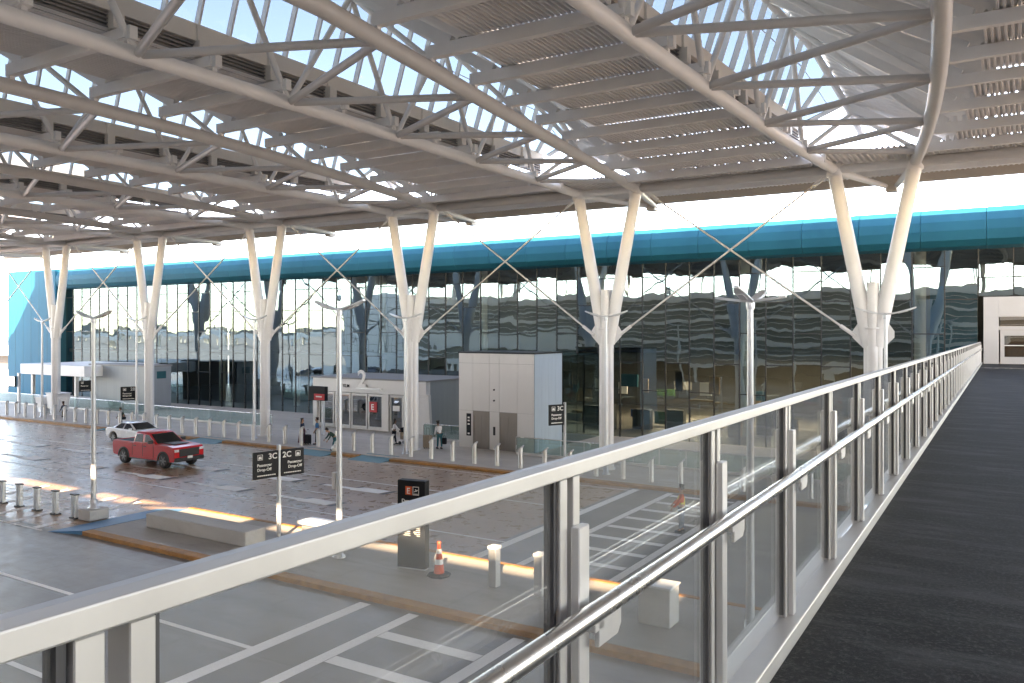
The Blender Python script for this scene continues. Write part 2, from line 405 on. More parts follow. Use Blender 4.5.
for k in range(-1, 7):
    T = thing('roof_truss', 'white tubular truss with skylight ' + truss_words[k], 'roof truss', (AX[k], YC, 15.5), 'tubular roof trusses of the canopy')
    ys = [YC - (YC-YB)*i/28 for i in range(29)]
    n = 18 if k < 3 else 10
    MB().tube([(xb(k,y), y, ZC) for y in ys], .235, n).build('chord', 'steel_paint', T)
    MB().tube([(xa(k,y), y, ZC) for y in ys], .245, n).build('chord', 'dark_tube', T)
    rp = [ridge(k, y) for y in ys if y <= 40.6]
    MB().tube([(p.x, p.y, p.z-.35) for p in rp], .15, 12).build('ridge_beam', 'steel_paint', T)
    g = MB()
    gy = [y for y in ys if y <= 39.5]
    for y0, y1 in zip(gy[:-1], gy[1:]):
        g.beam((girder_x(k,y0), y0, 17.24), (girder_x(k,y1), y1, 17.24), .3, .54)
    gd = g.build('edge_girder', 'girder', T)
    lv = MB()
    for y0, y1 in zip(gy[:-1], gy[1:]):
        a, b = girder_x(k,y0), girder_x(k,y1)
        lv.beam((a-.08,y0,16.70), (b-.08,y1,16.70), .04, .54)
        for i in range(4): lv.beam((a+.0,y0,16.52+.12*i), (b+.0,y1,16.52+.12*i), .14, .035)
    lv.build('louvre', 'louvre', T)
    for y in PUR:
        if y < 39.3: MB().box((girder_x(k,y)+.185, y, 17.2), (.07,.30,.50)).box((girder_x(k,y)+.16, y, 16.72), (.34,.34,.50)).build('girder_bracket', 'girder', T)
    for yb in NB:
        B = Vector((xb(k,yb), yb, ZC))
        for dy in (2.75, -2.95):
            ya = yb + dy
            A = Vector((xa(k,ya), ya, ZC))
            if ya > YB: MB().tube([B+(A-B).normalized()*.2, A-(A-B).normalized()*.2], .125, 12).build('brace', 'dark_tube', T)
            r = ridge(k, min(ya, 40)) - Vector((0,0,.35))
            if ya > YB: MB().tube([B+(r-B).normalized()*.2, r], .105, 10).build('brace', 'steel_paint', T)
    for ya in NA[::1]:
        if ya < YB+.4: continue
        A = Vector((xa(k,ya), ya, ZC)); r = ridge(k, ya) - Vector((0,0,.35))
        MB().tube([A+(r-A).normalized()*.2, r], .10, 10).build('brace', 'steel_paint', T)
    # skylight: steep glass from the edge girder up to the ridge, with deep mullions
    sk = MB(); mu = MB()
    yy = [39.4 - 1.2*i for i in range(45)] + [YB+.12]
    for y0, y1 in zip(yy[:-1], yy[1:]):
        b0, b1 = Vector((girder_x(k,y0)+.05, y0, G_TOP)), Vector((girder_x(k,y1)+.05, y1, G_TOP))
        sk.quad(b0, b1, ridge(k,y1), ridge(k,y0))
    for y in yy:
        b0, r0 = Vector((girder_x(k,y)+.12, y, G_TOP)), ridge(k,y)+Vector((.08,0,-.05))
        if (r0-b0).length > .2: mu.beam(b0, r0, .075, .22, up=(1,0,.4))
    s = sk.build('skylight_glazing', 'skyglass', T, fix=False)
    mid = MB()
    for y0, y1 in zip(yy[:-1], yy[1:]):
        q0 = Vector((girder_x(k,y0)+.05,y0,G_TOP)).lerp(ridge(k,y0), .62); q1 = Vector((girder_x(k,y1)+.05,y1,G_TOP)).lerp(ridge(k,y1), .62)
        mu.beam(q0, q1, .02, .035)
    mu.build('mullion', 'purlin', s)
    # sloping corrugated deck from the ridge down to the flat deck, on rafters
    sd = MB()
    segs = [40.4] + PUR + [YB+.1]
    for y0, y1 in zip(segs[:-1], segs[1:]):
        nv = int(abs(y0-y1)/.17)*2
        pts = []
        for i in range(nv+1):
            y = y0 + (y1-y0)*i/nv; d = .045 if (i//1) % 2 else 0
            r = ridge(k, y) + Vector((-.04,0,.06+d)); e = Vector((xa(k,y)+1.75, y, 16.445+step(y)+d))
            pts.append((r, e))
        sd.add([q for p in pts for q in p], [(2*i, 2*i+1, 2*i+3, 2*i+2) for i in range(nv)])
    sd.build('sloping_deck', 'deck', T, fix=False)
    for y in PUR:
        r = ridge(k, y) + Vector((0,0,-.20)); e = Vector((xa(k,y)+.75, y, 16.42+step(y)))
        MB().beam(r, e, .20, .34).build('rafter', 'purlin', T)
    gb = MB()
    r = ridge(k, YB+.1)
    gb.add([(girder_x(k,YB)-.1,YB+.02,16.4),(xa(k,YB)+2.6,YB+.02,16.4),(r.x,YB+.02,r.z+.35),
            (girder_x(k,YB)-.1,YB-.13,16.4),(xa(k,YB)+2.6,YB-.13,16.4),(r.x,YB-.13,r.z+.35)], [(0,1,2),(5,4,3),(0,3,4,1),(1,4,5,2),(2,5,3,0)])
    gb.build('sun_block_gable', 'fascia_tan', T)  # unseen wall added to keep sun out of the skylight's open end

deck_words = {-1:'right of the curved truss tube, above the walkway', 0:'widest in view, between the two nearest trusses', 1:'left of the column by the elevator',
              2:'between entrance 2 and the red pickup', 3:'in front of the column behind the pickup', 4:'in front of the grey entrance block',
              5:'in front of the teal end wall'}
def corr(mb, x0, x1, y0, y1, z0, z1, p=.168, d=.075):
    """trapezoid-ribbed metal sheet, ribs along Y"""
    x0 = math.ceil(x0/p)*p; n = max(1, int((x1-x0)/p)); xs = []
    for i in range(n):
        a = x0 + i*p
        xs += [(a, 0), (a+.34*p, 0), (a+.5*p, d), (a+.84*p, d)]
    xs.append((x1, 0))
    vs = [(x, y0, z0+h) for x, h in xs] + [(x, y1, z1+h) for x, h in xs]; m = len(xs)
    mb.add(vs, [(i, i+1, m+i+1, m+i) for i in range(m-1)])
for k in range(-1, 6):
    kl, kr = k+1, k                                   # deck lies between truss kl (left) and truss kr (right)
    D = thing('roof_deck', 'ribbed roof deck on pale beams, ' + deck_words[k], 'roof deck', ((AX[kl]+AX[kr])/2, YC, 16), 'ribbed roof decks of the canopy')
    sh = MB()
    segs = PUR + [YB]
    for i, (y0, y1) in enumerate(zip(segs[:-1], segs[1:])):
        xl = max(xa(kl,y0), xa(kl,y1)) + .95; xr = min(xb(kr,y0), xb(kr,y1)) - .62
        z = ZP1 + .01 + step((y0+y1)/2 + 1.4)
        corr(sh, xl, xr, y0+.05, y1-.06, z, z, .168 if k < 3 else .30)
    sh.build('deck_sheet', 'deck', D, fix=False)
    for y in PUR:
        s = step(y); m = MB()
        m.box2((xa(kl,y)-.12, y-.12, ZP0+s), (xb(kr,y)+.26, y+.12, ZP1+s))
        if s > -.3:
            for x in (xa(kl,y), xb(kr,y)):
                m.box((x, y, (ZC+.2+ZP0+s)/2), (.16, .16, max(.05, ZP0+s-ZC-.2)))
        for x in (xb(kr,y)-.1,):
            m.box((x+.02, y, ZP0+s+.18), (.36, .40, .30))
        if s < 0:                                       # closure teeth in the slot between two deck levels
            xl, xr = xa(kl,y)+.9, xb(kr,y)-.6; n = int((xr-xl)/.30)
            for i in range(n):
                m.box((xl+(i+.5)*(xr-xl)/n, y-.10, ZP1+s+.11), (.13, .03, .23))
        m.build('purlin', 'purlin', D)
# front edge of the canopy, past the column line
E = thing('canopy_edge', 'tan-edged front strip of the canopy roof above the V columns, facing the teal terminal', 'canopy edge', (-40, 45, 15.5))
XL, XR = AX[6]-9, 32.0
sh = MB()
ze = ZP1 + step(39.5+1.4)
corr(sh, XL, XR, 39.44, 42.9, ze+.06, ze+.03, .24); sh.build('deck_sheet', 'deck', E, fix=False)
sh = MB(); corr(sh, XL, XR, 42.95, 48.9, 15.99, 16.32, .24); sh.build('deck_sheet', 'deck', E, fix=False)
tt = MB()
for i in range(int((XR-XL)/.34)): tt.box((XL+.17+i*.34, 42.93, ze-.0), (.15, .03, .20))
o = tt.build('closure_strip', 'purlin', E); tag(o, kind='stuff')
MB().box2((XL, 48.75, 15.88), (XR, 49.05, 17.9)).build('fascia', 'fascia_tan', E, .03)  # upper part added out of view to keep sun off the teal band
MB().box2((XL, 45.6, 15.86), (XR, 45.85, 16.14)).build('edge_purlin', 'purlin', E)
MB().box2((XL, 43.0, 15.72), (XR, 43.22, 15.98)).build('edge_purlin', 'purlin', E)
MB().box2((XL, YB-.12, 15.6), (XR, YB-.30, 17.2)).build('fascia', 'fascia_tan', E)
for k in range(-1, 6):
    MB().tube([(xa(k+1,YC), YC, ZC), (xb(k,YC), YC, ZC)], .235, 14).build('edge_tube', 'dark_tube', E)
for k in range(-1, 7):
    MB().tube([(xb(k,YC), YC, ZC), (xa(k,YC), YC, ZC)], .20, 12).build('edge_tube', 'steel_paint', E)
    for x in (xa(k,YC), xb(k,YC)):
        MB().lathe([(.0,-.36),(.36,-.34),(.36,.34),(.0,.36)], (x, YC, ZC), 16).build('joint_drum', 'steel_paint', E)
        MB().tube([(x, YC, ZC-.05), (AX[k]+(x-AX[k])*.10, 48.9, 15.75)], [.2,.13], 12).build('outrigger', 'steel_paint', E)
    MB().box((AX[k], 48.75, 15.68), (.55, .7, .46)).build('tip_block', 'fascia_tan', E, .03)
# end closures of the roof outside the frame
for (x0, x1, nme, lab) in ((XL, AX[6]-2.4, 'roof_deck', 'ribbed grey metal roof deck outside the leftmost truss of the canopy'),
                      (xa(-1,10)+1, XR, 'roof_deck', 'ribbed grey metal roof deck on the outer right side past the last truss')):
    D = thing(nme, lab, 'roof deck', ((x0+x1)/2, YC, 16), 'ribbed roof decks of the canopy')
    sh = MB(); corr(sh, x0, x1, 39.4, YB, ZP1, ZP1, .3); sh.build('deck_sheet', 'deck', D, fix=False)
D = thing('roof_deck', 'unseen ribbed roof deck added behind the canopy to shade the walkway', 'roof deck', (18, -5, 16.4), 'ribbed roof decks of the canopy')
sh = MB(); corr(sh, 6.6, 31, YB+.1, -9.4, ZP1, ZP1, .3); sh.build('deck_sheet', 'deck', D, fix=False)  # unseen deck added over the gap to keep sun off the walkway

# ------------------------------------------------------------------ V columns and rods
col_words = {0:'beside the walkway railing', 1:'right of the elevator', 2:'left of the elevator',
             3:'right of the red pickup', 4:'behind the red pickup', 5:'before the teal wall', 6:'left of the teal wall'}
for k in range(0, 7):
    x = AX[k]
    C = thing('roof_column', 'tall white V-shaped steel column ' + col_words[k], 'column', (x, YC, .15), 'V-shaped columns under the canopy')
    t = MB()
    for dx in (-.17, .17): t.tube([(x+dx, YC, .15), (x+dx, YC, 8.6)], .25, 20)
    t.tube([(x, YC-.14, .15), (x, YC-.14, 10.2)], .26, 20)
    t.tube([(x, YC+.14, .15), (x, YC+.14, 10.2)], .26, 20)
    t.build('trunk', 'column', C)
    MB().lathe([(.52,.15),(.52,.2),(.0,.2)], (x,YC,0), 20).build('base_plate', 'column', C)
    for s in (-1, 1):
        e = xa(k,YC) if s > 0 else xb(k,YC)
        MB().tube([(x+s*.14, YC, 7.2), (e, YC, ZC-.1)], [.35,.31], 20).build('arm', 'column', C)
        MB().prism([(0,-.75),(.62,-.1),(.62,.2),(.25,.75),(0,.75)], lambda a,b,d: (x+s*(.30+a), YC+d, 7.7+b), -.02, .02).build('node_plate', 'column', C, .01)
    MB().lathe([(.44,7.98),(.47,8.0),(.47,8.06),(.44,8.08)], (x,YC,0), 20).build('collar', 'column', C)
for k in range(0, 6):
    for (a, b, wd) in ((k+1, k, 'rising to the right'), (k, k+1, 'rising to the left')):
        s = 1 if a == k+1 else -1
        p0 = Vector((AX[a]+s*.85, YC+.03*s, 7.72)); top = (xb(b,YC) if s > 0 else xa(b,YC))
        p1 = Vector((top - s*.35, YC+.03*s+.5, 15.6))
        R = thing('tension_rod', f'thin steel bracing rod {wd} from the column ' + col_words[a], 'bracing rod', p0, 'diagonal bracing rods between the columns')
        d = (p1-p0).normalized()
        MB().tube([p0, p1], .052, 8).build('rod', 'rod', R)
        MB().tube([p0-d*.1, p0+d*.75], .095, 8).build('turnbuckle', 'column', R)
        MB().tube([p1-d*.9, p1], .095, 8).build('clevis', 'column', R)
# ------------------------------------------------------------------ ground and roads
def sheet(name, x0, y0, x1, y1, z, mat):
    m = MB(); m.quad((x0,y0,z),(x1,y0,z),(x1,y1,z),(x0,y1,z)); o = m.build(name, mat, fix=False); o['kind'] = 'structure'; return o
sheet('ground', -4000, -4000, 4000, 4000, -.012, 'apron')
sheet('near_road', -260, -9.4, 40, 18.35, 0, 'road_near')
sheet('departures_road', -260, 18.35, -16.6, 38.3, 0, 'road_far')
sheet('crossing', -16.6, 18.35, 40, 38.3, 0, 'road_near')
def slabobj(name, poly, z0, z1, mat, bevel=.02):
    m = MB().prism(poly, lambda a,b,d: (a,b,d), z0, z1); o = m.build(name, mat, bevel=bevel); o['kind'] = 'structure'; return o
# sidewalk in front of the terminal, island between the roads
slabobj('sidewalk', [(-140,38.75),(40,38.75),(40,55.4),(-140,55.4)], -.3, .15, 'walk')
slabobj('traffic_island', [(-30.9,18.72),(30,18.72),(30,23.1),(-30.9,23.1)], -.3, .15, 'island')
def kerb(label, pts, w=.42, h=.155, mat='kerb_orange', taper=None):
    m = MB()
    for p, q in zip(pts[:-1], pts[1:]):
        m.beam((p[0],p[1],h/2-.05), (q[0],q[1],h/2-.05), w, h+.1)
    o = m.build('kerb', mat, bevel=.025); tag(o, label, 'kerb'); o['kind'] = 'structure'; return o
kerb('orange painted kerb along the near side of the traffic island', [(-30.9,18.5),(30,18.5)])
kerb('orange painted kerb along the far side of the traffic island', [(-31.0,23.25),(30,23.25)], .22)
for x0, x1, t in ((-140,-62,'left of the first blue ramp'), (-61.5,-50.6,'behind the red pickup'), (-47.6,-40.2,'behind the 3C 2C sign'), (-37.2,-35.0,'left of entrance 2'), (-32.4,-4.0,'in front of the elevator'), (-3.4,40,'under the walkway')):
    kerb('orange painted sidewalk kerb ' + t, [(x0,38.52),(x1,38.52)], .46)
def ramp_(x0, x1, y0, y1, mat, name):
    m = MB().add([(x0,y0,.004),(x1,y0,.004),(x1,y1,.162),(x0,y1,.162)], [(0,1,2,3)])
    m.add([(x0,y0,.004),(x0,y1,.162),(x0,y1,-.05)], [(0,1,2)]).add([(x1,y0,.004),(x1,y1,.162),(x1,y1,-.05)], [(0,1,2)])
    o = m.build(name, mat, fix=False); o['kind'] = 'structure'
for x0, x1 in ((-50.6,-47.6), (-40.2,-37.2), (-35.0,-32.4), (-62,-61.5)):
    ramp_(x0, x1, 37.4, 39.3, 'ramp_teal', 'kerb_ramp')
m = MB().add([(-32.6,17.9,.006),(-32.6,22.7,.006),(-30.75,22.95,.166),(-30.9,18.35,.166),(-30.9,18.35,-.02),(-30.75,22.95,-.02),(-32.6,22.7,-.02),(-32.6,17.9,-.02)], [(0,1,2,3),(0,3,4,7),(1,6,5,2),(0,7,6,1),(3,2,5,4)])
o = m.build('kerb_ramp', 'ramp_blue', fix=False); o['kind'] = 'structure'
# painted markings
def marks(name, quads, mat='mark', z=.006):
    m = MB()
    for q in quads: m.add([(*p, z) for p in q], [tuple(range(len(q)))])
    o = m.build(name, mat, fix=False); o['kind'] = 'structure'; return o
def strip(x0, x1, y, w): return [(x0,y-w/2),(x1,y-w/2),(x1,y+w/2),(x0,y+w/2)]
def vstrip(x, y0, y1, w): return [(x-w/2,y0),(x+w/2,y0),(x+w/2,y1),(x-w/2,y1)]
marks('lane_line', [strip(-200,-16.4,26.05,.12)])
marks('lane_line', [strip(-200,-16.4,32.5,.12)])
marks('lane_line', [strip(-200+6.5*i,-200+6.5*i+2.6,29.15,.11) for i in range(28)])
marks('lane_line', [strip(-200,-16.4,37.6,.08)])
marks('lane_line', [strip(-200,-16.4,14.05,.16)])
marks('lane_line', [strip(-200,-16.4,10.4,.16)])
marks('lane_line', [strip(-200,-33.0,17.9,.10)])
marks('crosswalk', [vstrip(-16.2,1,18.1,.42)], 'mark')
marks('crosswalk', [vstrip(-14.4,1,18.1,.36), vstrip(-10.95,1,18.1,.36)] + [strip(-14.2,-11.15,16.5-1.9*i,.42) for i in range(8)])
marks('crosswalk', [vstrip(-16.2,23.8,38,.38), vstrip(-14.4,23.8,38,.3), vstrip(-10.95,23.8,38,.3)] + [strip(-14.2,-11.15,25.2+1.75*i,.36) for i in range(8)])
marks('crosswalk', [[(-41.5+1.9*i,18.0),(-41.1+1.9*i,18.0),(-42.0+1.9*i,23.2),(-42.4+1.9*i,23.2)] for i in range(5)])
BOLT = [(-2.1,-.18),(-.1,-.26),(.05,-.42),(1.85,-.40),(2.0,.40),(.25,.42),(.0,.1),(-2.0,.12)]
n_a = 0
for (y, x0) in ((27.6,-28.6),(30.85,-28.3)):
    for i in range(9):
        x = x0 - 6.1*i
        marks('arrow_marking', [[(x+a*1.0, y+b) for a, b in BOLT]], 'mark', .010)
        marks('arrow_marking', [[(x+a*1.13, y+b*1.16) for a, b in ((-2.1,-.18),(-1.9,-.2),(-1.9,.14),(-2.0,.16))], [(x+1.95,y-.46),(x+2.25,y-.46),(x+2.4,y+.46),(x+2.1,y+.46)], [(x-.12,y+.12),(x+.1,y+.16),(x+.3,y+.5),(x+.05,y+.5)]], 'mark_black', .014)
# saw-cut joints on sidewalk read from the material; far background
m = MB()
m.quad((-4000,700,-.006),(4000,700,-.006),(4000,4000,-.006),(-4000,4000,-.006))
o = m.build('water', paint('bay_water', (.12,.16,.19), .18, 0, .1, .01), fix=False); o['kind'] = 'structure'
for (y, yaw0, nme) in ((820, 0, 'far_skyline'), (-900, 0, 'far_skyline')):
    m = MB(); rr = random.Random(3)
    x = -2600
    while x < 2600:
        wd = rr.uniform(14, 70); h = rr.choice([4,5,6,7,9,12,15]) * rr.uniform(.7,1.2)
        m.box((x, y+rr.uniform(-30,30), h/2), (wd, 20, h)); x += wd*rr.uniform(.8,1.5)
    o = m.build(nme, paint('skyline_grey', (.20,.21,.20), .9, 0, .3, .02), fix=False); tag(o, 'low grey band of far buildings and trees on the horizon', 'skyline', kind='stuff')
def viaduct(y, x0, x1, lab):
    T = thing('viaduct', lab, 'viaduct', ((x0+x1)/2, y, 0))
    MB().box2((x0,y-5,3.4),(x1,y+5,4.6)).build('road_deck', 'garage', T)
    MB().box2((x0,y-5.1,4.6),(x1,y-4.8,5.9)).build('parapet', 'tower_white', T)
    MB().box2((x0,y+4.8,4.6),(x1,y+5.1,5.9)).build('parapet', 'garage', T)
    x = x0+8
    while x < x1:
        MB().box((x,y,1.7),(1.6,6,3.4)).build('pier', 'garage', T); x += 26
viaduct(270, -900, -80, 'long pale elevated road beyond the teal end wall at left')
viaduct(-190, -1100, -60, 'long grey elevated road behind the camera, mirrored in the glass facade')
# ------------------------------------------------------------------ parking garage behind the camera (mirrored in the facade)
G = thing('parking_garage', 'long concrete parking garage mirrored in the terminal glass, white screen at its end', 'parking garage', (-25,-16,0))
gx0, gx1, gy = -96, 100, -9.5
for i in range(4):
    z = 3.25*i + 2.6
    top = z + .55 if i < 3 else 13.3
    MB().box2((gx0,gy-.25,z),(gx1,gy,top)).build('spandrel', 'garage', G)
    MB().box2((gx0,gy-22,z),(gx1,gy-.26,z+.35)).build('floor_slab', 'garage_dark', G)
for i in range(22):
    x = gx0+.4+i*9.15
    MB().box2((x-.35,gy-1.0,0),(x+.35,gy-.3,13)).build('pier', 'garage', G)
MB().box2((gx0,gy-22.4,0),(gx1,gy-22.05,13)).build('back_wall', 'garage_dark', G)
MB().box2((gx0,gy-25,19.8),(gx1,gy,20.1)).build('sun_block_slab', 'garage', G)  # unseen slab added above the garage to keep the sun strip narrow
for i in range(14):
    for yy_ in (gy-4, gy-20): MB().box((gx0+7+14*i,yy_,16.5),(.3,.3,6.6)).build('sun_slab_post', 'garage', G)  # posts added to carry the sun-blocking slab
for i in range(3):
    z = 3.25*i + 2.6
    s = MB().box2((gx0,gy-.20,z+.56),(gx1,gy-.12,z+3.23))
    s = s.build('mesh_screen', 'garage_mesh', G)
    m = MB(); m.box((2,gy-.06,z+1.9),(196,.10,.28)); m.box((2,gy-.06,z+1.15),(196,.10,.08)); m.box((2,gy-.06,z+2.65),(196,.10,.08))
    m.build('screen_bar', 'tower_white', s)
tw = MB()
tw.box2((-112,gy-14,0),(-96.05,gy+.2,14.5))
t = tw.build('screen_tower', 'tower_white', G)
gr = MB()
for i in range(9): gr.box((-112+i*2.0,gy+.23,9.5),(.12,.06,12))
for i in range(8): gr.box((-104,gy+.235,3.6+i*1.7),(16,.05,.10))
gr.build('screen_grid', 'seam', t)
MB().box2((-90,gy+.01,4.4),(-60,gy+.3,7.3)).build('banner', 'tower_white', G)

# ------------------------------------------------------------------ terminal building
FY = 55.0; ZG0, ZG1 = .15, 12.75
TB = thing('terminal_building', 'long terminal with reflective glass facade under a rounded teal band', 'terminal', (-42, FY, 0))
X0, X1, NBAY = -96.4, 12.0, 62
bw = (X1-X0)/NBAY
prof = [(FY+.35,15.1),(FY-.35,15.05),(FY-.85,14.75),(FY-1.1,14.25),(FY-1.15,13.7),(FY-1.05,13.15),(FY-.7,12.8),(FY-.1,12.68),(FY+.35,12.68)]
def band(x0, x1):
    m = MB(); n = len(prof)
    vs = [(x0, y, z) for y, z in prof] + [(x1, y, z) for y, z in prof]
    m.add(vs, [(i, i+1, n+i+1, n+i) for i in range(n-1)], False)
    m.add(vs, [tuple(range(n)), tuple(reversed(range(n, 2*n)))])
    return m
for i in range(32):
    a = X0 + (X1-X0)*i/32; b = X0 + (X1-X0)*(i+1)/32
    band(a+.012, b-.012).build('fascia_panel', 'teal', TB)
MB().box2((X0,FY-.02,12.9),(X1,FY+.3,15.0)).build('fascia_backing', 'mullion', TB)
rr = random.Random(11)
for i in range(NBAY):
    a = X0+i*bw; b = a+bw
    zs = [ZG0, 3.6, 7.7, 11.7, ZG1] if i % 2 == 0 else [ZG0, 5.6, 9.75, ZG1]
    if a > -2.4: zs = [9.9, 11.0, ZG1]
    m = MB()
    for z0, z1 in zip(zs[:-1], zs[1:]):
        ty, tz, tx = rr.gauss(0,.0016), rr.gauss(0,.0014), 0
        nu, nv = 4, max(4, int((z1-z0)/.5)); pil = rr.uniform(-.004,.007); k1, k2, k3 = rr.uniform(-.0028,.0028), rr.uniform(0,6), rr.uniform(-.0012,.0012)
        vs = []
        for j in range(nv+1):                       # every pane bows a little, as insulated glass does
            for i_ in range(nu+1):
                p, q = i_/nu, j/nv; zz = z0+.02+(z1-z0-.04)*q
                vs.append((a+.03+(bw-.06)*p, FY + ty*(2*p-1) + tz*(2*q-1)*(z1-z0)/2 + pil*16*p*(1-p)*q*(1-q) + k1*sin(zz*2.1+k2) + k3*sin(zz*5+p*3+k2), zz))
        m.add(vs, [(j*(nu+1)+i_, j*(nu+1)+i_+1, (j+1)*(nu+1)+i_+1, (j+1)*(nu+1)+i_) for j in range(nv) for i_ in range(nu)], True)
    w_ = m.build('window', 'facade', TB, fix=False)
    f = MB().box2((a-.035,FY-.05,zs[0]),(a+.035,FY+.14,ZG1))
    for z in zs[1:-1]: f.box2((a+.035,FY-.03,z-.03),(b-.035,FY+.10,z+.03))
    z = zs[0]+.6
    while z < ZG1-.2:
        f.box((a-.0,FY-.07,z),(.10,.05,.07)); z += 1.37
    f.build('frame', 'mullion', w_)
# teal end pier
MB().box2((-107,FY-1.15,0),(X0-.02,FY+2,15.08)).build('end_pier', 'teal', TB, .05)
MB().box2((X0-.02,FY-.9,0),(X0+.25,FY+.2,12.68)).build('pier_return', 'teal_dark', TB)
pj = MB()
for i in range(1,6): pj.box((-107+i*1.77,FY-1.155,7.5),(.025,.02,14.8))
pj.build('panel_joint', 'teal_dark', TB)
# inside
MB().box2((X0,FY+.3,-.1),(X1,FY+24,.16)).build('interior_floor', 'interior', TB)
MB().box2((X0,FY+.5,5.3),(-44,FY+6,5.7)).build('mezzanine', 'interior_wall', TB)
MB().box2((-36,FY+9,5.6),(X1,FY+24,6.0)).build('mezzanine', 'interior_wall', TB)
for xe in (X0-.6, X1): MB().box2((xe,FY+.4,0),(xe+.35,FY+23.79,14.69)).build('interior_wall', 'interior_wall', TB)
MB().box2((-4.6,FY+1.2,5.7),(-2.1,FY+1.5,10.6)).build('teal_reflection_panel', 'teal', TB)  # teal panel added inside, standing for a teal reflection in the glass
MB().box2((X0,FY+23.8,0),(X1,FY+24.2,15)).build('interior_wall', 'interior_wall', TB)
MB().box2((-107,FY+.4,14.7),(X1,FY+24.2,15.08)).build('roof_slab', 'offwhite', TB)
rq = random.Random(21)
for i in range(44):
    x = -30 + i*.95 + rq.uniform(-.3,.3); y = FY + rq.uniform(6,16); z0 = rq.choice([.3,1.4,2.2,2.6,3.0]); h = rq.uniform(.5,1.6); wd = rq.uniform(.5,2.0)
    MB().box((x,y,z0+h/2),(wd,.12,h)).build('display_panel', rq.choice(['shop_teal','shop_green','shop_teal','shop_blue','shop_red','shop_tan','interior_wall','white','black_trim']), TB)
for i in range(9):
    x = -86+11.5*i
    MB().lathe([(.35,.16),(.35,14.7)], (x,FY+5.0,0), 14).build('interior_column', 'column', TB)
for i in range(12):
    MB().box((-26+3.2*i,FY+12.5,5.56),(2.0,1.2,.05)).build('unseen_lamp_panel', 'lamp_glow', TB)  # lamp panels added above the sightline to light the hall and displays
rq = random.Random(4)
for i in range(16):
    x = -27 + 2.3*i + rq.uniform(-.5,.5); y = FY + rq.uniform(3,8.5); h = rq.choice([.8,1.1,1.5,1.9])
    m = MB(); m.box((x,y,.16+h/2),(rq.uniform(.5,1.7),.6,h)); m.box((x,y,.16+h+.03),(1.2,.75,.06)); m.build('desk', rq.choice(['interior_wall','black_trim','shop_tan','white','interior']), TB)
# roof items behind the teal band
R_ = thing('roof_dome', 'low pale rounded roof hump behind the teal band', 'roof dome', (-33,66,15))
MB().lathe([(7.5,15.05),(7.2,15.7),(5.5,16.5),(3,16.95),(0,17.05)], (-33,66,0), 28).build('shell', 'bluegrey', R_)
for x, y, zt, lab in ((-9.3,57.5,17.9,'thin access ladder on the terminal roof behind the right V column'), (-86.5,57.5,18.6,'pale access ladder on the terminal roof at left')):
    m = MB()
    for s in (-.3,.3): m.box((x+s,y,(15.05+zt)/2),(.07,.07,zt-15.05))
    for i in range(int((zt-15.2)/.38)): m.box((x,y,15.35+.38*i),(.55,.04,.04))
    tag(base_at(m.build('roof_ladder', 'seam'), (x,y,15.05)), lab, 'ladder')

# walkway portal with doors, at the far end of the walkway
WZ1 = 5.98
P = thing('entrance_portal', 'white entrance portal with sliding glass doors at the end of the walkway', 'entrance', (1.5, FY, WZ1))
px0, px1 = -1.72, 7.0
P_y0 = FY-.35
MB().box2((px0,P_y0,WZ1-.1),(px0+.75,FY+.3,9.85)).build('jamb', 'offwhite', P, .015)
MB().box2((px0+.75,P_y0,8.7),(px1,FY+.3,9.85)).build('header', 'offwhite', P, .015)
MB().box2((px0+.75,FY-.12,7.95),(px1,FY+.1,8.16)).build('transom', 'offwhite', P)
MB().box2((px0+.8,FY+.0,8.17),(px1,FY+.04,8.69)).build('transom_light', 'doorglass', P)
for i in range(4):
    a = px0+.83+i*1.72
    d = MB()
    d.box2((a,FY-.08,WZ1),(a+.2,FY,7.94)); d.box2((a+1.48,FY-.08,WZ1),(a+1.68,FY,7.94))
    d.box2((a+.2,FY-.08,WZ1),(a+1.48,FY,WZ1+.42)); d.box2((a+.2,FY-.08,7.62),(a+1.48,FY,7.94))
    dd = d.build('sliding_door', 'offwhite', P, .008)
    MB().box2((a+.2,FY-.05,WZ1+.42),(a+1.48,FY-.03,7.62)).build('pane', 'doorglass', dd)
    MB().box2((a+.2,FY-.07,WZ1+1.05),(a+1.48,FY-.025,WZ1+1.10)).build('push_bar', 'bead', dd)
MB().box2((px0+2.35,FY-.135,7.99),(px0+2.75,FY-.125,8.12)).build('sign_plate', 'black_sign', P)
MB().box2((px0+.75,FY+.6,WZ1-.1),(px1,FY+8.9,WZ1-.02)).build('vestibule_floor', 'interior', P)
MB().box2((px0+.75,FY+6.5,WZ1),(px1,FY+6.7,9.7)).build('vestibule_wall', 'shop_tan', P)
for x in (1.2, 4.0): MB().box((x,FY+3,9.3),(1.2,.2,.06)).build('ceiling_lamp', 'lamp_glow', P)

# ------------------------------------------------------------------ entrance blocks
def num_sign(mb, s, size, o): textmesh(mb, s, size, o, (1,0,0), (0,0,1), .03)
V = thing('entrance_vestibule', 'light grey entrance block with glass doors under a standing numeral 2', 'entrance', (-43,48.5,.15))
vy = 48.3; vx0, vx1 = -48.9, -37.3; vt = 4.05
MB().box2((vx0,vy,3.0),(vx1,vy+.5,vt)).build('header', 'lightpanel', V, .02)
MB().box2((vx0-.2,vy-.05,vt),(vx1+.1,FY-.2,vt+.12)).build('roof', 'seam', V, .01)
MB().box2((vx1-.8,vy+.01,.15),(vx1,vy+.5,2.99)).build('jamb', 'lightpanel', V, .02)
MB().box2((vx0,vy+.01,.15),(vx0+.45,vy+.5,2.99)).build('jamb', 'lightpanel', V, .02)
MB().box2((-41.55,vy+.01,.15),(-40.95,vy+.4,2.99)).build('jamb', 'lightpanel', V, .02)
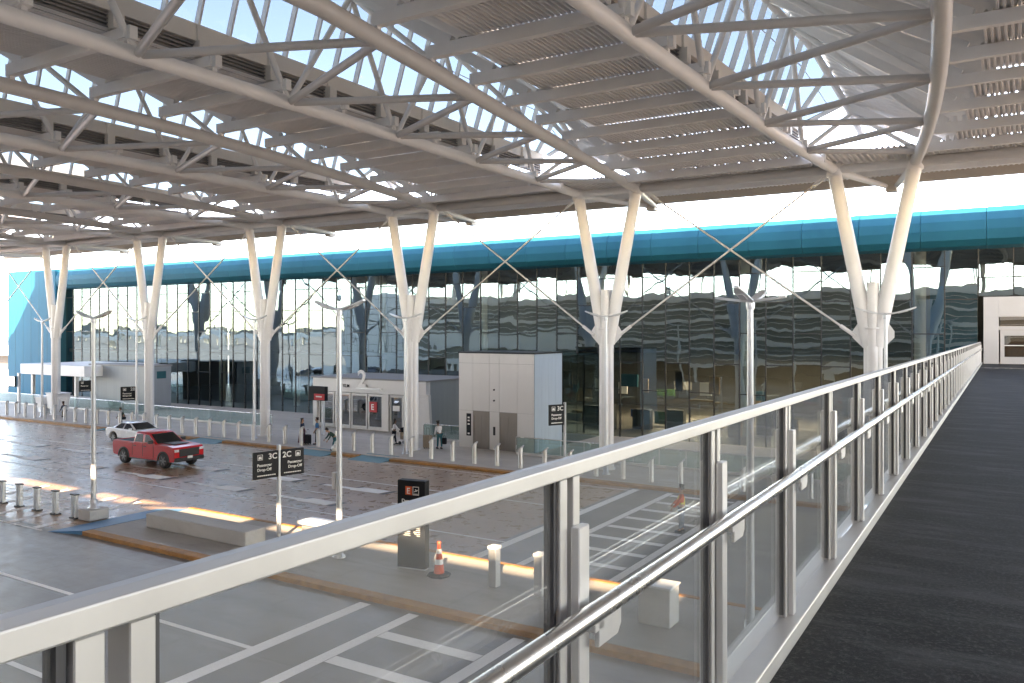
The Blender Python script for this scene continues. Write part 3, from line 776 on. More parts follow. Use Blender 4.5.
MB().box2((vx1-.14,vy+.51,.15),(vx1,FY-.2,vt-.005)).build('side_wall', 'greypanel', V)
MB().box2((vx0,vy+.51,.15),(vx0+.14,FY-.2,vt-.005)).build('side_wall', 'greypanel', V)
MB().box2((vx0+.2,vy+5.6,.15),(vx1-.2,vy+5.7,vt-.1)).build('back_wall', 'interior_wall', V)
for x0, x1 in ((-48.4,-46.7),(-46.6,-44.95),(-44.85,-43.2),(-43.1,-41.6),(-40.9,-39.6),(-39.5,-38.15)):
    d = MB()
    d.box2((x0,vy+.15,.15),(x0+.13,vy+.23,2.95)); d.box2((x1-.13,vy+.15,.15),(x1,vy+.23,2.95))
    d.box2((x0+.13,vy+.15,2.78),(x1-.13,vy+.23,2.95)); d.box2((x0+.13,vy+.15,.15),(x1-.13,vy+.23,.42))
    dd = d.build('glass_door', 'lightpanel', V)
    MB().box2((x0+.13,vy+.18,.42),(x1-.13,vy+.2,2.78)).build('pane', 'doorglass', dd)
rs = MB().box2((-42.95,vy+.12,1.55),(-42.2,vy+.16,2.35)).build('door_sign', 'red_sign', V)
m = MB(); textmesh(m, 'E', .62, (-42.78,vy+.118,1.74), (1,0,0), (0,0,1)); m.build('lettering', 'sign_white', rs)
MB().box2((-40.6,vy+.12,1.75),(-39.95,vy+.16,2.15)).build('door_notice', 'sign_white', V)
m = MB(); num_sign(m, '2', 1.85, (-43.95,vy-.12,3.5)); m.build('numeral', 'sign_white', V)
MB().box2((-44.1,vy-.16,3.32),(-41.6,vy-.02,3.42)).build('shelf', 'bead', V)
m = MB(); textmesh(m, 'KLM', .34, (-45.55,vy-.012,3.4), (1,0,0), (0,0,1), .01); m.build('lettering', 'black_sign', V)
MB().prism([(-.32,0),(.2,0),(.0,3.0),(-.22,3.0)], lambda a,b,d: (-36.75+a,vy-.3+d,.15+b), -.14, .14).build('fin', 'lightpanel', V, .01)

V = thing('entrance_vestibule', 'dark grey entrance block with white slab canopy near the teal end wall', 'entrance', (-77,49,.15))
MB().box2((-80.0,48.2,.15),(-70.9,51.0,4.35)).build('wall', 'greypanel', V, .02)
MB().box2((-80.1,48.1,4.35),(-70.8,51.1,4.5)).build('roof', 'seam', V)
MB().box2((-89.5,46.3,3.3),(-77.8,54.5,4.35)).build('canopy_slab', 'white', V, .03)
for x in (-88.6,-84.2,-80.6): MB().box2((x-.15,47.0,.15),(x+.15,47.3,3.3)).build('post', 'lightpanel', V)
MB().box2((-88,53.4,.15),(-80.1,53.6,3.29)).build('glass_wall', 'balglass', V)
MB().box2((-70.88,49.4,3.2),(-70.85,50.4,3.9)).build('sign_plate', 'teal_dark', V)

L = thing('elevator_block', 'boxy light grey elevator block with two metal lift doors on the sidewalk', 'elevator', (-29,46.5,.15))
ex0, ex1, ey0, ey1, ezt = -31.75, -25.95, 44.7, 48.35, 6.4
MB().box2((ex0,ey0+.02,.15),(ex1-.02,ey1,ezt)).build('core', 'seam', L)
cols = [ex0, -30.62, -29.32, -28.55, -27.2, ex1-.03]
rows = [.15, 2.62, 5.75, ezt]
for i in range(5):
    for j in range(3):
        if i in (1,3) and j == 0: continue
        MB().box2((cols[i]+.008,ey0-.03,rows[j]+.008),(cols[i+1]-.008,ey0+.018,rows[j+1]-.008)).build('front_panel', 'lightpanel', L)
for i in range(4):
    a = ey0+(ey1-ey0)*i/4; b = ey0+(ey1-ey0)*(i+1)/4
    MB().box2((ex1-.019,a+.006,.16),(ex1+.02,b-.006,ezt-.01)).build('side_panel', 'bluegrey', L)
MB().box2((ex0+.3,ey1+.01,.15),(ex1-.25,FY-.15,6.2)).build('glass_link', 'linkglass', L)
MB().box2((ex0-.05,ey0-.06,ezt),(ex1+.05,ey1+.05,ezt+.1)).build('roof', 'mullion', L)
for i in (1,3):
    a, b = cols[i], cols[i+1]
    f = MB(); f.box2((a+.01,ey0-.04,.15),(a+.1,ey0+.018,2.6)); f.box2((b-.1,ey0-.04,.15),(b-.01,ey0+.018,2.6)); f.box2((a+.1,ey0-.04,2.3),(b-.1,ey0+.018,2.6))
    fr = f.build('lift_door', 'lift_door', L)
    mid = (a+b)/2
    MB().box2((a+.1,ey0-.005,.15),(mid-.006,ey0+.015,2.3)).box2((mid+.006,ey0-.005,.15),(b-.1,ey0+.015,2.3)).build('door_leaf', 'lift_door', fr)
for z in (3.35, 4.05): MB().lathe([(.0,-.05),(.06,-.05),(.06,.0)], (-28.95,ey0-.03,z), 10, 'Y').build('indicator_lamp', 'black_trim', L)
MB().box2((-29.02,ey0-.05,1.1),(-28.86,ey0-.03,1.65)).build('call_panel', 'black_trim', L)
sp = MB().box2((-31.12,ey0-.06,.95),(-30.76,ey0-.032,2.42)).build('sign_plate', 'black_sign', L)
for z in (2.15,1.95,1.72,1.1): MB().box((-30.94,ey0-.064,z),(.16,.006,.1)).build('pictogram', 'sign_white', sp)
# glass balustrades on the sidewalk behind the columns
def balustrade(x0, x1, y, lab):
    B = thing('glass_balustrade', lab, 'balustrade', ((x0+x1)/2, y, .15))
    n = max(1, round((x1-x0)/1.6)); wd = (x1-x0)/n
    for i in range(n): MB().box2((x0+i*wd+.02,y-.008,.22),(x0+(i+1)*wd-.02,y+.008,1.2)).build('glass_pane', 'balglass', B)
    MB().tube([(x0,y,1.23),(x1,y,1.23)], .03, 8).build('top_rail', 'brushed', B)
    MB().box2((x0,y-.05,.15),(x1,y+.05,.3)).build('base_channel', 'lightpanel', B)
    for x in (x0, x1): MB().box((x,y,.69),(.05,.05,1.08)).build('post', 'brushed', B)
balustrade(-70, -50.2, 45.2, 'long glass balustrade behind the column right of the red pickup')
balustrade(-96, -71.0, 46.0, 'far glass balustrade in front of the grey entrance block at left')
balustrade(-26.8, -1.5, 43.9, 'glass balustrade right of the elevator block, behind the bollards')
balustrade(-36.2, -32.3, 46.6, 'short glass balustrade between entrance 2 and the elevator block')
# ------------------------------------------------------------------ walkway and its glass guardrail
WA = radians(.9); SL = .0073; E0 = 1.60
WD = Vector((-sin(WA), cos(WA), 0)); WN = Vector((-cos(WA), -sin(WA), 0))      # along, to the left
def wp(t, o, h):                                     # along the walkway, left of the camera, height above its floor
    p = WD*t + WN*o; return Vector((p.x, p.y, 8.0 - E0 - SL*t + h))
def wbox(mb, t0, t1, o0, o1, h0, h1):
    P = [wp(t,o,h) for t in (t0,t1) for o in (o0,o1) for h in (h0,h1)]
    mb.add(P, [(0,1,3,2),(4,6,7,5),(0,4,5,1),(2,3,7,6),(0,2,6,4),(1,5,7,3)]); return mb
TE = 54.6
o = wbox(MB(), -9.6, TE+.3, .914, -6.5, -.02, 0).build('walkway_floor', 'carpet'); o['kind'] = 'structure'
o = wbox(MB(), -9.6, TE, 1.16, -6.7, -.75, -.021).build('walkway_slab', 'garage'); o['kind'] = 'structure'
o = wbox(MB(), TE-7.2, TE-7.05, .90, -6.4, .001, .006).build('floor_threshold', 'brushed'); o['kind'] = 'structure'
GR = thing('glass_guardrail', 'long steel guardrail with glass panes and tubular handrail along the dark walkway', 'guardrail', wp(0,1.0,0))
wbox(MB(), -9.5, TE-.1, .916, 1.14, -.02, .085).build('kerb_curb', 'rail_flat', GR, .008)
wbox(MB(), -9.5, TE-.1, .985, 1.028, 1.217, 1.257).build('top_rail', 'rail_flat', GR, .004)
wbox(MB(), -9.5, TE-.1, 1.03, 1.058, 1.222, 1.254).build('glass_channel', 'galv', GR, .004)
MB().tube([wp(-9.5,.925,.862), wp(TE-.1,.925,.862)], .0265, 24).build('handrail', 'brushed', GR)
POST = [.655 + 1.31*i for i in range(-7, 42)]
for t in POST:
    if t > TE-.2: break
    m = MB()
    wbox(m, t-.058, t-.016, .990, 1.040, .085, 1.216); wbox(m, t+.018, t+.058, .990, 1.040, .085, 1.216)
    m.build('post', 'rail_flat', GR, .002, 1)
    p = GR.children[-1] if False else None
    m = MB(); wbox(m, t-.002, t+.062, .962, .988, .085, 1.085)
    m.build('post_cover', 'stainless', GR, .003, 1)
    m = MB(); wbox(m, t-.075, t-.062, 1.0, 1.03, .10, 1.216); wbox(m, t+.064, t+.070, 1.0, 1.03, .10, 1.216)
    m.build('gasket', 'black_gasket', GR)
    m = MB()
    c = [wp(t+.13+a, .93, .80+b) for a, b in ((-.075,.045),(.075,.045),(.075,-.02),(.05,-.045),(-.075,-.045))]
    c2 = [p + WN*.014 for p in c]
    m.add(c+c2, [(0,1,2,3,4),(9,8,7,6,5)]+[(i,(i+1)%5,5+(i+1)%5,5+i) for i in range(5)])
    wbox(m, t+.03, t+.09, .93, .962, .80, .83)
    m.build('handrail_bracket', 'stainless', GR, .002, 1)
for t0, t1 in zip(POST[:-1], POST[1:]):
    if t1 > TE-.2: break
    wbox(MB(), t0+.071, t1-.076, 1.010, 1.022, .10, 1.216).build('glass_pane', 'railglass', GR, fix=True)

# ------------------------------------------------------------------ lamps
def lamp(x, y, zt, label, rot=0, z0=.15):
    L = thing('street_lamp', label, 'street lamp', (x,y,z0), 'two-winged street lamps')
    MB().tube([(x,y,z0),(x,y,zt-.15)], [.115,.075], 14).build('pole', 'pole', L)
    for s in ((-1,1,-2,2) if rot == 90 else (-1,1)):
        m = MB(); cross = abs(s) == 2; s = s/abs(s)
        pts = [(0,.0,.13),(.35,.05,.15),(1.0,.22,.14),(1.25,.31,.07)]
        ring = []
        for a, h, wd in pts:
            for dy, dz in ((-wd,0),(wd,0),(wd*.8,.065),(-wd*.8,.065)):
                q = Vector((s*a*.72, dy, -.12+h*.35+dz)) if cross else Vector((s*a, dy, -.12+h+dz))
                if cross: q = Matrix.Rotation(radians(-90),3,'Z') @ q
                ring.append((x+q.x, y+q.y, zt+q.z))
        fs = []
        for i in range(3):
            for j in range(4): fs.append((i*4+j, i*4+(j+1)%4, (i+1)*4+(j+1)%4, (i+1)*4+j))
        fs += [(0,3,2,1),(12,13,14,15)]
        m.add(ring, fs); m.build('lamp_wing', 'pole', L, .012)
        if not cross: MB().box((x+s*.72, y, zt-.005), (.42,.16,.02), rot=Matrix.Rotation(-s*.27,3,'Y')).build('lamp_lens', 'lens', L)
    MB().lathe([(.10,zt-.3),(.12,zt-.15),(.08,zt-.02)], (x,y,0), 12).build('hub', 'galv', L)
    b = MB().lathe([(.23,z0),(.23,z0+.05),(.15,z0+.09),(.15,z0+.35),(.12,z0+.4)], (x,y,0), 14).build('base_flange', 'galv', L)
    L.rotation_euler = (0,0,radians(rot)); return L
l = lamp(-33.1, 20.1, 8.55, 'white two-winged street lamp on a stone block at the left end of the island', z0=.45)
MB().box((-33.1,20.1,.24),(.85,.85,.44)).build('base_block', 'block', l, .03)
lamp(-19.9, 20.9, 8.75, 'white two-winged street lamp on the island between the 3C 2C sign and black pylon', -6)
lamp(-5.85, 21.1, 8.8, 'white two-winged street lamp on the island seen above and through the walkway glass', 90)
for k in range(0, 6):
    lamp(AX[k]+.75, 40.35, 8.75, 'slim two-winged street lamp close by the V-shaped column ' + col_words[k])

# ------------------------------------------------------------------ bollards
def bollard(x, y):
    B = thing('bollard', 'x', 'bollard', (x,y,.15), 'steel bollards along the sidewalk kerb')
    m = MB(); n = 14; r = .13
    for s, (rr_, zb) in (('body', (r, 0)),):
        lo = [(x+r*cos(2*pi*i/n), y+r*sin(2*pi*i/n), .15) for i in range(n)]
        hi = [(x+r*cos(2*pi*i/n), y+r*sin(2*pi*i/n), 1.24 + .9*r*cos(2*pi*i/n)) for i in range(n)]
        m.add(lo+hi, [(i,(i+1)%n,n+(i+1)%n,n+i) for i in range(n)], True)
    m.build('shaft', 'stainless', B)
    m = MB(); R = .17
    a = [(x+.03+R*1.15*cos(2*pi*i/n), y+R*sin(2*pi*i/n), 1.26 + .9*R*1.15*cos(2*pi*i/n)) for i in range(n)]
    b = [(p[0]-.03, p[1], p[2]+.035) for p in a]
    m.add(a+b, [tuple(reversed(range(n))), tuple(range(n,2*n))]+[(i,(i+1)%n,n+(i+1)%n,n+i) for i in range(n)])
    m.build('slanted_cap', 'galv', B)
    return B
b0 = None; xs = [-20.75 - 1.57*i for i in range(-10, 39)]
marks_at = [(AX[k], 'column ' + col_words[k]) for k in range(6)] + [(-28.9, 'elevator block')]
for i, x in enumerate(xs):
    if b0 is None: b = b0 = bollard(x, 39.6); x_0 = x
    else:
        b = copy_tree(b0); b.location = (x, 39.6, .15)
    best = min(marks_at, key=lambda q: abs(q[0]-x)); side = 'right' if x > best[0] else 'left'
    rank = sorted([q for q in xs if (q > best[0]) == (x > best[0]) and min(marks_at, key=lambda w: abs(w[0]-q)) == best], key=lambda q: abs(q-best[0])).index(x)
    w_ = best[1].replace(', nearest the glass entrance doors','').replace(', in front of entrance 2','').replace(', left of entrance 2','')
    b['label'] = f'{ORD[rank]} slanted-top steel bollard to the {side} of the {w_}'
# low square posts with thin cables at left (crossing barrier)
CB = None
for i in range(6):
    x, y = -33.9 - 1.45*i, 19.75
    T = thing('barrier_post', f'{["low grey twin barrier post nearest the lamp on the stone block","second low grey barrier post left of the lamp on the stone block","third low grey barrier post left of the lamp on the stone block","fourth low grey barrier post left of the lamp on the stone block","fifth low grey barrier post left of the lamp, at the left edge","sixth low grey barrier post, out past the left edge"][i]}', 'barrier post', (x,y,0), 'low barrier posts at the crossing')
    MB().box((x-.12,y,.5),(.10,.14,1.0)).build('post', 'galv', T, .01)
    MB().box((x+.12,y,.5),(.10,.14,1.0)).build('post', 'pole', T, .01)
    MB().box((x,y,1.02),(.38,.2,.05)).build('cap', 'black_trim', T)
    MB().box((x,y,.03),(.42,.26,.06)).build('foot', 'black_trim', T)
    if i < 5:
        m = MB()
        for z in (.2,.34,.48,.62,.76,.9): m.tube([(x-.17,y,z),(x-1.28,y,z)], .009, 6, False)
        o = m.build('cable', 'rod', T)
# island furniture
tag(base_at(MB().box2((-29.4,20.0,.15),(-23.6,20.95,.70)).build('concrete_block', 'block', bevel=.05), (-26.5,20.5,.15)), 'long pale concrete barrier block on the island left of the 3C 2C sign', 'barrier')
B = thing('stone_block', 'upright grey stone block on the island, seen through the walkway glass', 'block', (-8.2,20.8,.15))
MB().box2((-8.65,20.4,.15),(-7.75,21.1,1.15)).build('body', 'block', B, .03)
MB().box2((-8.68,20.37,1.15),(-7.72,21.13,1.21)).build('lid', 'pole', B, .02)
B = thing('utility_box', 'small grey louvred utility box on the island right of the 3C 2C sign post', 'utility box', (-22.1,22.0,.15))
MB().box2((-22.55,21.7,.15),(-21.65,22.3,.8)).build('body', 'galv', B, .02)
MB().box2((-22.7,21.6,.8),(-21.5,22.4,.92)).build('lid', 'pole', B, .02)
m = MB()
for i in range(6): m.box((-22.1,21.69,.24+.09*i),(.75,.02,.03))
m.build('louvre', 'seam', B)
B = thing('utility_box', 'small grey electrical pedestal by the foot of the nearest island lamp', 'utility box', (-5.3,20.4,.15))
MB().box2((-5.75,20.2,.15),(-5.05,20.7,.62)).build('body', 'galv', B, .03)
MB().box2((-5.5,20.25,.62),(-5.15,20.6,.75)).build('lid', 'pole', B, .02)
for x, y, lab in ((-13.6,21.0,'tall square grey bollard post on the island right of the traffic cone'), (-12.0,21.0,'second tall square grey post on the island, seen through the glass nearer the rail post')):
    B = thing('square_bollard', lab, 'bollard', (x,y,.15), 'square grey bollards on the island')
    MB().box2((x-.14,y-.14,.15),(x+.14,y+.14,1.38)).build('shaft', 'galv', B, .03)
    MB().box2((x-.16,y-.16,1.30),(x+.16,y+.16,1.40)).build('cap', 'pole', B, .02)
T = thing('traffic_cone', 'tall orange and white traffic cone on a black base beside the black pylon', 'traffic cone', (-15.7,21.0,.15))
MB().lathe([(.38,.15),(.38,.20),(.20,.24)], (-15.7,21,0), 8, smooth=False).build('base', 'rubber', T)
MB().lathe([(.17,.24),(.05,1.14),(.065,1.15),(.065,1.22),(.04,1.24)], (-15.7,21,0), 18).build('body', 'cone', T)
for z0, z1 in ((.52,.68),(.86,1.0)):
    f = lambda z: .17-(.12)*(z-.24)/.9+.004
    MB().lathe([(f(z0),z0),(f(z1),z1)], (-15.7,21,0), 18).build('reflective_band', 'cone_band', T)

# ------------------------------------------------------------------ signs
def bus_icon(m, o, ux, uy, s):
    """white square with a vehicle shape"""
    o = Vector(o); ux = Vector(ux).normalized(); uy = Vector(uy).normalized(); n = ux.cross(uy)
    def q(a0,b0,a1,b1,d=0.0):
        c = o + ux*(a0+a1)/2*s + uy*(b0+b1)/2*s + n*d
        m.box(c, (1,1,1), rot=Matrix((ux*(a1-a0)*s, uy*(b1-b0)*s, n*.008)).transposed())
    q(0,0,1,.08); q(0,.92,1,1); q(0,.08,.08,.92); q(.92,.08,1,.92)
    q(.18,.22,.82,.48); q(.26,.48,.5,.70); q(.56,.48,.74,.70); q(.24,.12,.36,.22); q(.64,.12,.76,.22)
def panel_sign(x, y, z, w, h, ux, parent, lines, icon, big, big_align, size=1.0):
    ux = Vector(ux).normalized(); n = Vector((ux.y, -ux.x, 0))
    c = Vector((x,y,z)) + ux*w/2
    R = Matrix((ux, -n, Vector((0,0,1)))).transposed()
    p = MB().box(c + Vector((0,0,h/2)), (w,.10,h), rot=R).build('sign_panel', 'black_sign', parent, .02)
    m = MB(); f = Vector((x,y,z)) + n*.056; Z = Vector((0,0,1))
    if big_align == 'R':
        bus_icon(m, f+ux*w*.16+Z*h*.70, ux, Z, .17*h*1.2); textmesh(m, big, .30*h, f+ux*w*.94+Z*h*.71, ux, Z, .004, 'RIGHT')
        for i, s in enumerate(lines): textmesh(m, s, .15*h, f+ux*w*.14+Z*h*(.46-.17*i), ux, Z)
        xx = .14
    else:
        textmesh(m, big, .30*h, f+ux*w*.06+Z*h*.71, ux, Z); bus_icon(m, f+ux*w*.62+Z*h*.70, ux, Z, .17*h*1.2)
        for i, s in enumerate(lines): textmesh(m, s, .15*h, f+ux*w*.9+Z*h*(.46-.17*i), ux, Z, .004, 'RIGHT')
        xx = .12
    rr = random.Random(big); a = xx
    while a < .84:                                   # the last, too small to read line
        d = rr.uniform(.03,.09); m.box(f+ux*w*(a+d/2)+Z*h*.12, (1,1,1), rot=Matrix((ux*w*d, n*.006, Z*.04*h)).transposed()); a += d+.015
    m.build('lettering', 'sign_white', p)
S = thing('road_sign', 'black double road sign reading 3C and 2C Passenger Drop-Off on a white post', 'road sign', (-23.3,21.3,.15))
MB().box2((-23.36,21.24,.15),(-23.24,21.36,3.72)).build('post', 'pole', S, .01)
u1 = Vector((.22,.975,0)).normalized(); u2 = Vector((.26,.965,0)).normalized()
p0 = Vector((-23.26,21.25,2.42))
panel_sign(*(p0-u1*1.03+Vector((0,0,.13))), 1.0, .98, u1, S, ['Passenger','Drop-Off'], 1, '3C', 'R')
panel_sign(-23.26,21.34,2.55, .94, .98, u2, S, ['Passenger','Drop-Off'], 1, '2C', 'L')
def side_sign(x, y, z0, w, h, lab, big, lines, post_right=True, ux=(.45,.89,0)):
    S = thing('road_sign', lab, 'road sign', (x,y,.15))
    MB().box2((x-.06,y-.06,.15),(x+.06,y+.06,z0+h+.1)).build('post', 'pole', S, .01)
    u = Vector(ux).normalized()
    a = Vector((x,y,z0)) - (u*(w+.08) if post_right else -u*.08) + Vector((0,-.0,0))
    panel_sign(a.x, a.y, a.z, w, h, u, S, lines, 1, big, 'R')
side_sign(-21.6, 40.6, 2.65, 1.0, 1.15, 'black road sign ending in C on a white post right of the elevator block', '3C', ['Passenger','Drop-Off'])
side_sign(-60.8, 40.6, 2.25, 1.15, 1.10, 'black road sign reading 2B on a post near the grey entrance block', '2B', ['Passenger','Drop-Off'])
side_sign(-67.0, 40.6, 2.7, .95, .95, 'small black road sign hanging in front of the white slab canopy', '', ['Passenger'])
S = thing('road_sign', 'black and red hanging sign left of entrance 2 behind the lamp pole', 'road sign', (-44.0,44.5,.15))
MB().box2((-44.1,44.4,.15),(-43.9,44.6,3.5)).build('post', 'pole', S, .02)
MB().box2((-45.1,44.1,2.7),(-43.4,44.4,3.75)).build('sign_panel', 'black_sign', S, .02)
MB().box2((-44.5,44.07,2.75),(-43.45,44.095,3.2)).build('red_field', 'red_sign', S)
MB().box2((-44.3,44.05,2.95),(-43.7,44.066,3.05)).build('lettering', 'sign_white', S)
# Departures pylon
S = thing('sign_pylon', 'tall black Departures pylon sign with orange E on the island', 'sign', (-16.9,21.2,.15))
px_, py_ = -16.9, 21.2
u = Vector((.985,.17,0)).normalized(); n = Vector((u.y,-u.x,0)); Z = Vector((0,0,1))
R = Matrix((u,-n,Z)).transposed()
b_ = MB().box(Vector((px_,py_,1.62)), (1.02,.30,2.86), rot=R).build('body', 'black_sign', S, .015)
MB().box(Vector((px_,py_,.175)), (.98,.26,.06), rot=R).build('plinth', 'galv', S)
f = Vector((px_,py_,0)) + n*.152 - u*.51
op = MB().box(f+u*.42+Z*2.72+n*.004, (.24,.008,.28), rot=R).build('sign_square', 'sign_orange', b_)
m = MB(); textmesh(m, 'E', .27, f+u*.345+Z*2.62+n*.010, u, Z); textmesh(m, 'Departures', .165, f+u*.16+Z*2.32, u, Z)
for a0,b0,a1,b1 in ((.57,2.58,.80,2.60),(.57,2.84,.80,2.86),(.57,2.6,.59,2.84),(.78,2.6,.80,2.84),(.61,2.61,.76,2.63)):
    m.box(f+u*(a0+a1)/2+Z*(b0+b1)/2+n*.003, (a1-a0,.006,b1-b0), rot=R)
m.beam(f+u*.62+Z*2.69+n*.003, f+u*.76+Z*2.75+n*.003, .006, .03, up=Z); m.beam(f+u*.67+Z*2.78+n*.003, f+u*.71+Z*2.70+n*.003, .006, .03, up=Z)
m.box(f+u*.16+Z*2.02+n*.003, (.03,.006,.11), rot=R); m.beam(f+u*.11+Z*2.03+n*.003, f+u*.16+Z*2.085+n*.003, .006, .028, up=Z); m.beam(f+u*.21+Z*2.03+n*.003, f+u*.16+Z*2.085+n*.003, .006, .028, up=Z)
rr = random.Random(5)
for cx_ in (.20,.56):
    for i in range(11):
        d = rr.uniform(.10,.26)
        m.box(f+u*(cx_+.28-d/2)+Z*(1.86-.06*i)+n*.003, (d,.005,.012), rot=R)
m.build('lettering', 'sign_white', b_)
# screen on a pole and covered carts at far left
S = thing('display_screen', 'blue-lit display screen on a grey pole at the far left edge', 'screen', (-79.5,41,.15))
MB().box2((-79.6,40.9,.15),(-79.4,41.1,3.9)).build('pole', 'galv', S)
sb = MB().box2((-81.6,40.7,2.6),(-79.65,40.9,3.6)).build('housing', 'black_trim', S, .02)
MB().box2((-81.5,40.69,2.7),(-79.75,40.695,3.5)).build('screen', 'screen_glow', sb)
for x, s, lab in ((-75.6,1.0,'larger white covered cart behind the far left bollards'), (-78.0,.75,'smaller white covered cart left of the larger one')):
    S = thing('covered_cart', lab, 'cart', (x,42.5,.15))
    MB().prism([(-.7*s,0.5),(.7*s,.5),(1.0*s,1.9*s),(-1.0*s,1.9*s)], lambda a,b,d: (x+a,42.5+d,.15+b), -.6*s, .6*s).build('cover', 'white', S, .05)
    MB().box((x,42.5,.15+1.93*s),(2.1*s,1.3*s,.08)).build('lid', 'white', S, .02)
    MB().box((x,42.5,.42),(1.0*s,.9*s,.46)).build('frame', 'galv', S)
B = thing('booth', 'small white booth with a dark opening at the far left edge', 'booth', (-118,62,0))
MB().box2((-126,60,0),(-113.2,66,2.2)).build('wall', 'white', B)
MB().box2((-126,59.9,4.3),(-113,66,5.6)).build('roof', 'white', B, .2)
MB().box2((-126,62,2.2),(-114.5,66,4.3)).build('opening', 'interior_wall', B)
MB().box2((-114.4,60,2.2),(-113.2,66,4.3)).build('post', 'white', B)

# ------------------------------------------------------------------ vehicles (local: x forward, y left)
def arc(cx, cz, r, a0, a1, n=8): return [(cx+r*cos(a0+(a1-a0)*i/n), cz+r*sin(a0+(a1-a0)*i/n)) for i in range(n+1)]
def loft(mb, secs):
    """secs: list of closed outlines (same count) -> skin"""
    n = len(secs[0]); vs = [p for s in secs for p in s]
    fs = [(i*n+j, i*n+(j+1)%n, (i+1)*n+(j+1)%n, (i+1)*n+j) for i in range(len(secs)-1) for j in range(n)]
    fs += [tuple(reversed(range(n))), tuple(range((len(secs)-1)*n, len(secs)*n))]
    mb.add(vs, fs, True)
def wheel(parent, x, y, r, w, side, at):
    W = MB(); W.lathe([(r*.66,-w/2),(r*.94,-w/2),(r,-w/2+.04),(r,w/2-.04),(r*.94,w/2),(r*.66,w/2)], (x,y,r), 26, 'Y')
    wo = W.build('wheel', 'rubber', parent)
    m = MB(); m.lathe([(.06,side*(w/2-.02)),(r*.62,side*(w/2-.03)),(r*.69,side*(w/2-.002)),(r*.69,side*(w/2-.10))], (x,y,r), 22, 'Y')
    for i in range(6):
        a = i*pi/3
        m.beam((x,y+side*(w/2),r),(x+r*.62*cos(a),y+side*(w/2-.005),r+r*.62*sin(a)), .03, .075, up=(-sin(a),0,cos(a)))
    m.build('rim', 'rim', wo)
def side_body(mb, prof, hw, tuck=.06):
    f = lambda a,b,d: (a, d*(hw - tuck*max(0,(b-.85))), b)
    n = len(prof)
    vs = []
    for d, k in ((-1,1),(-.0,0),(1,1)): pass
    mb.prism(prof, lambda a,b,d: (a, d, b), -hw, hw)
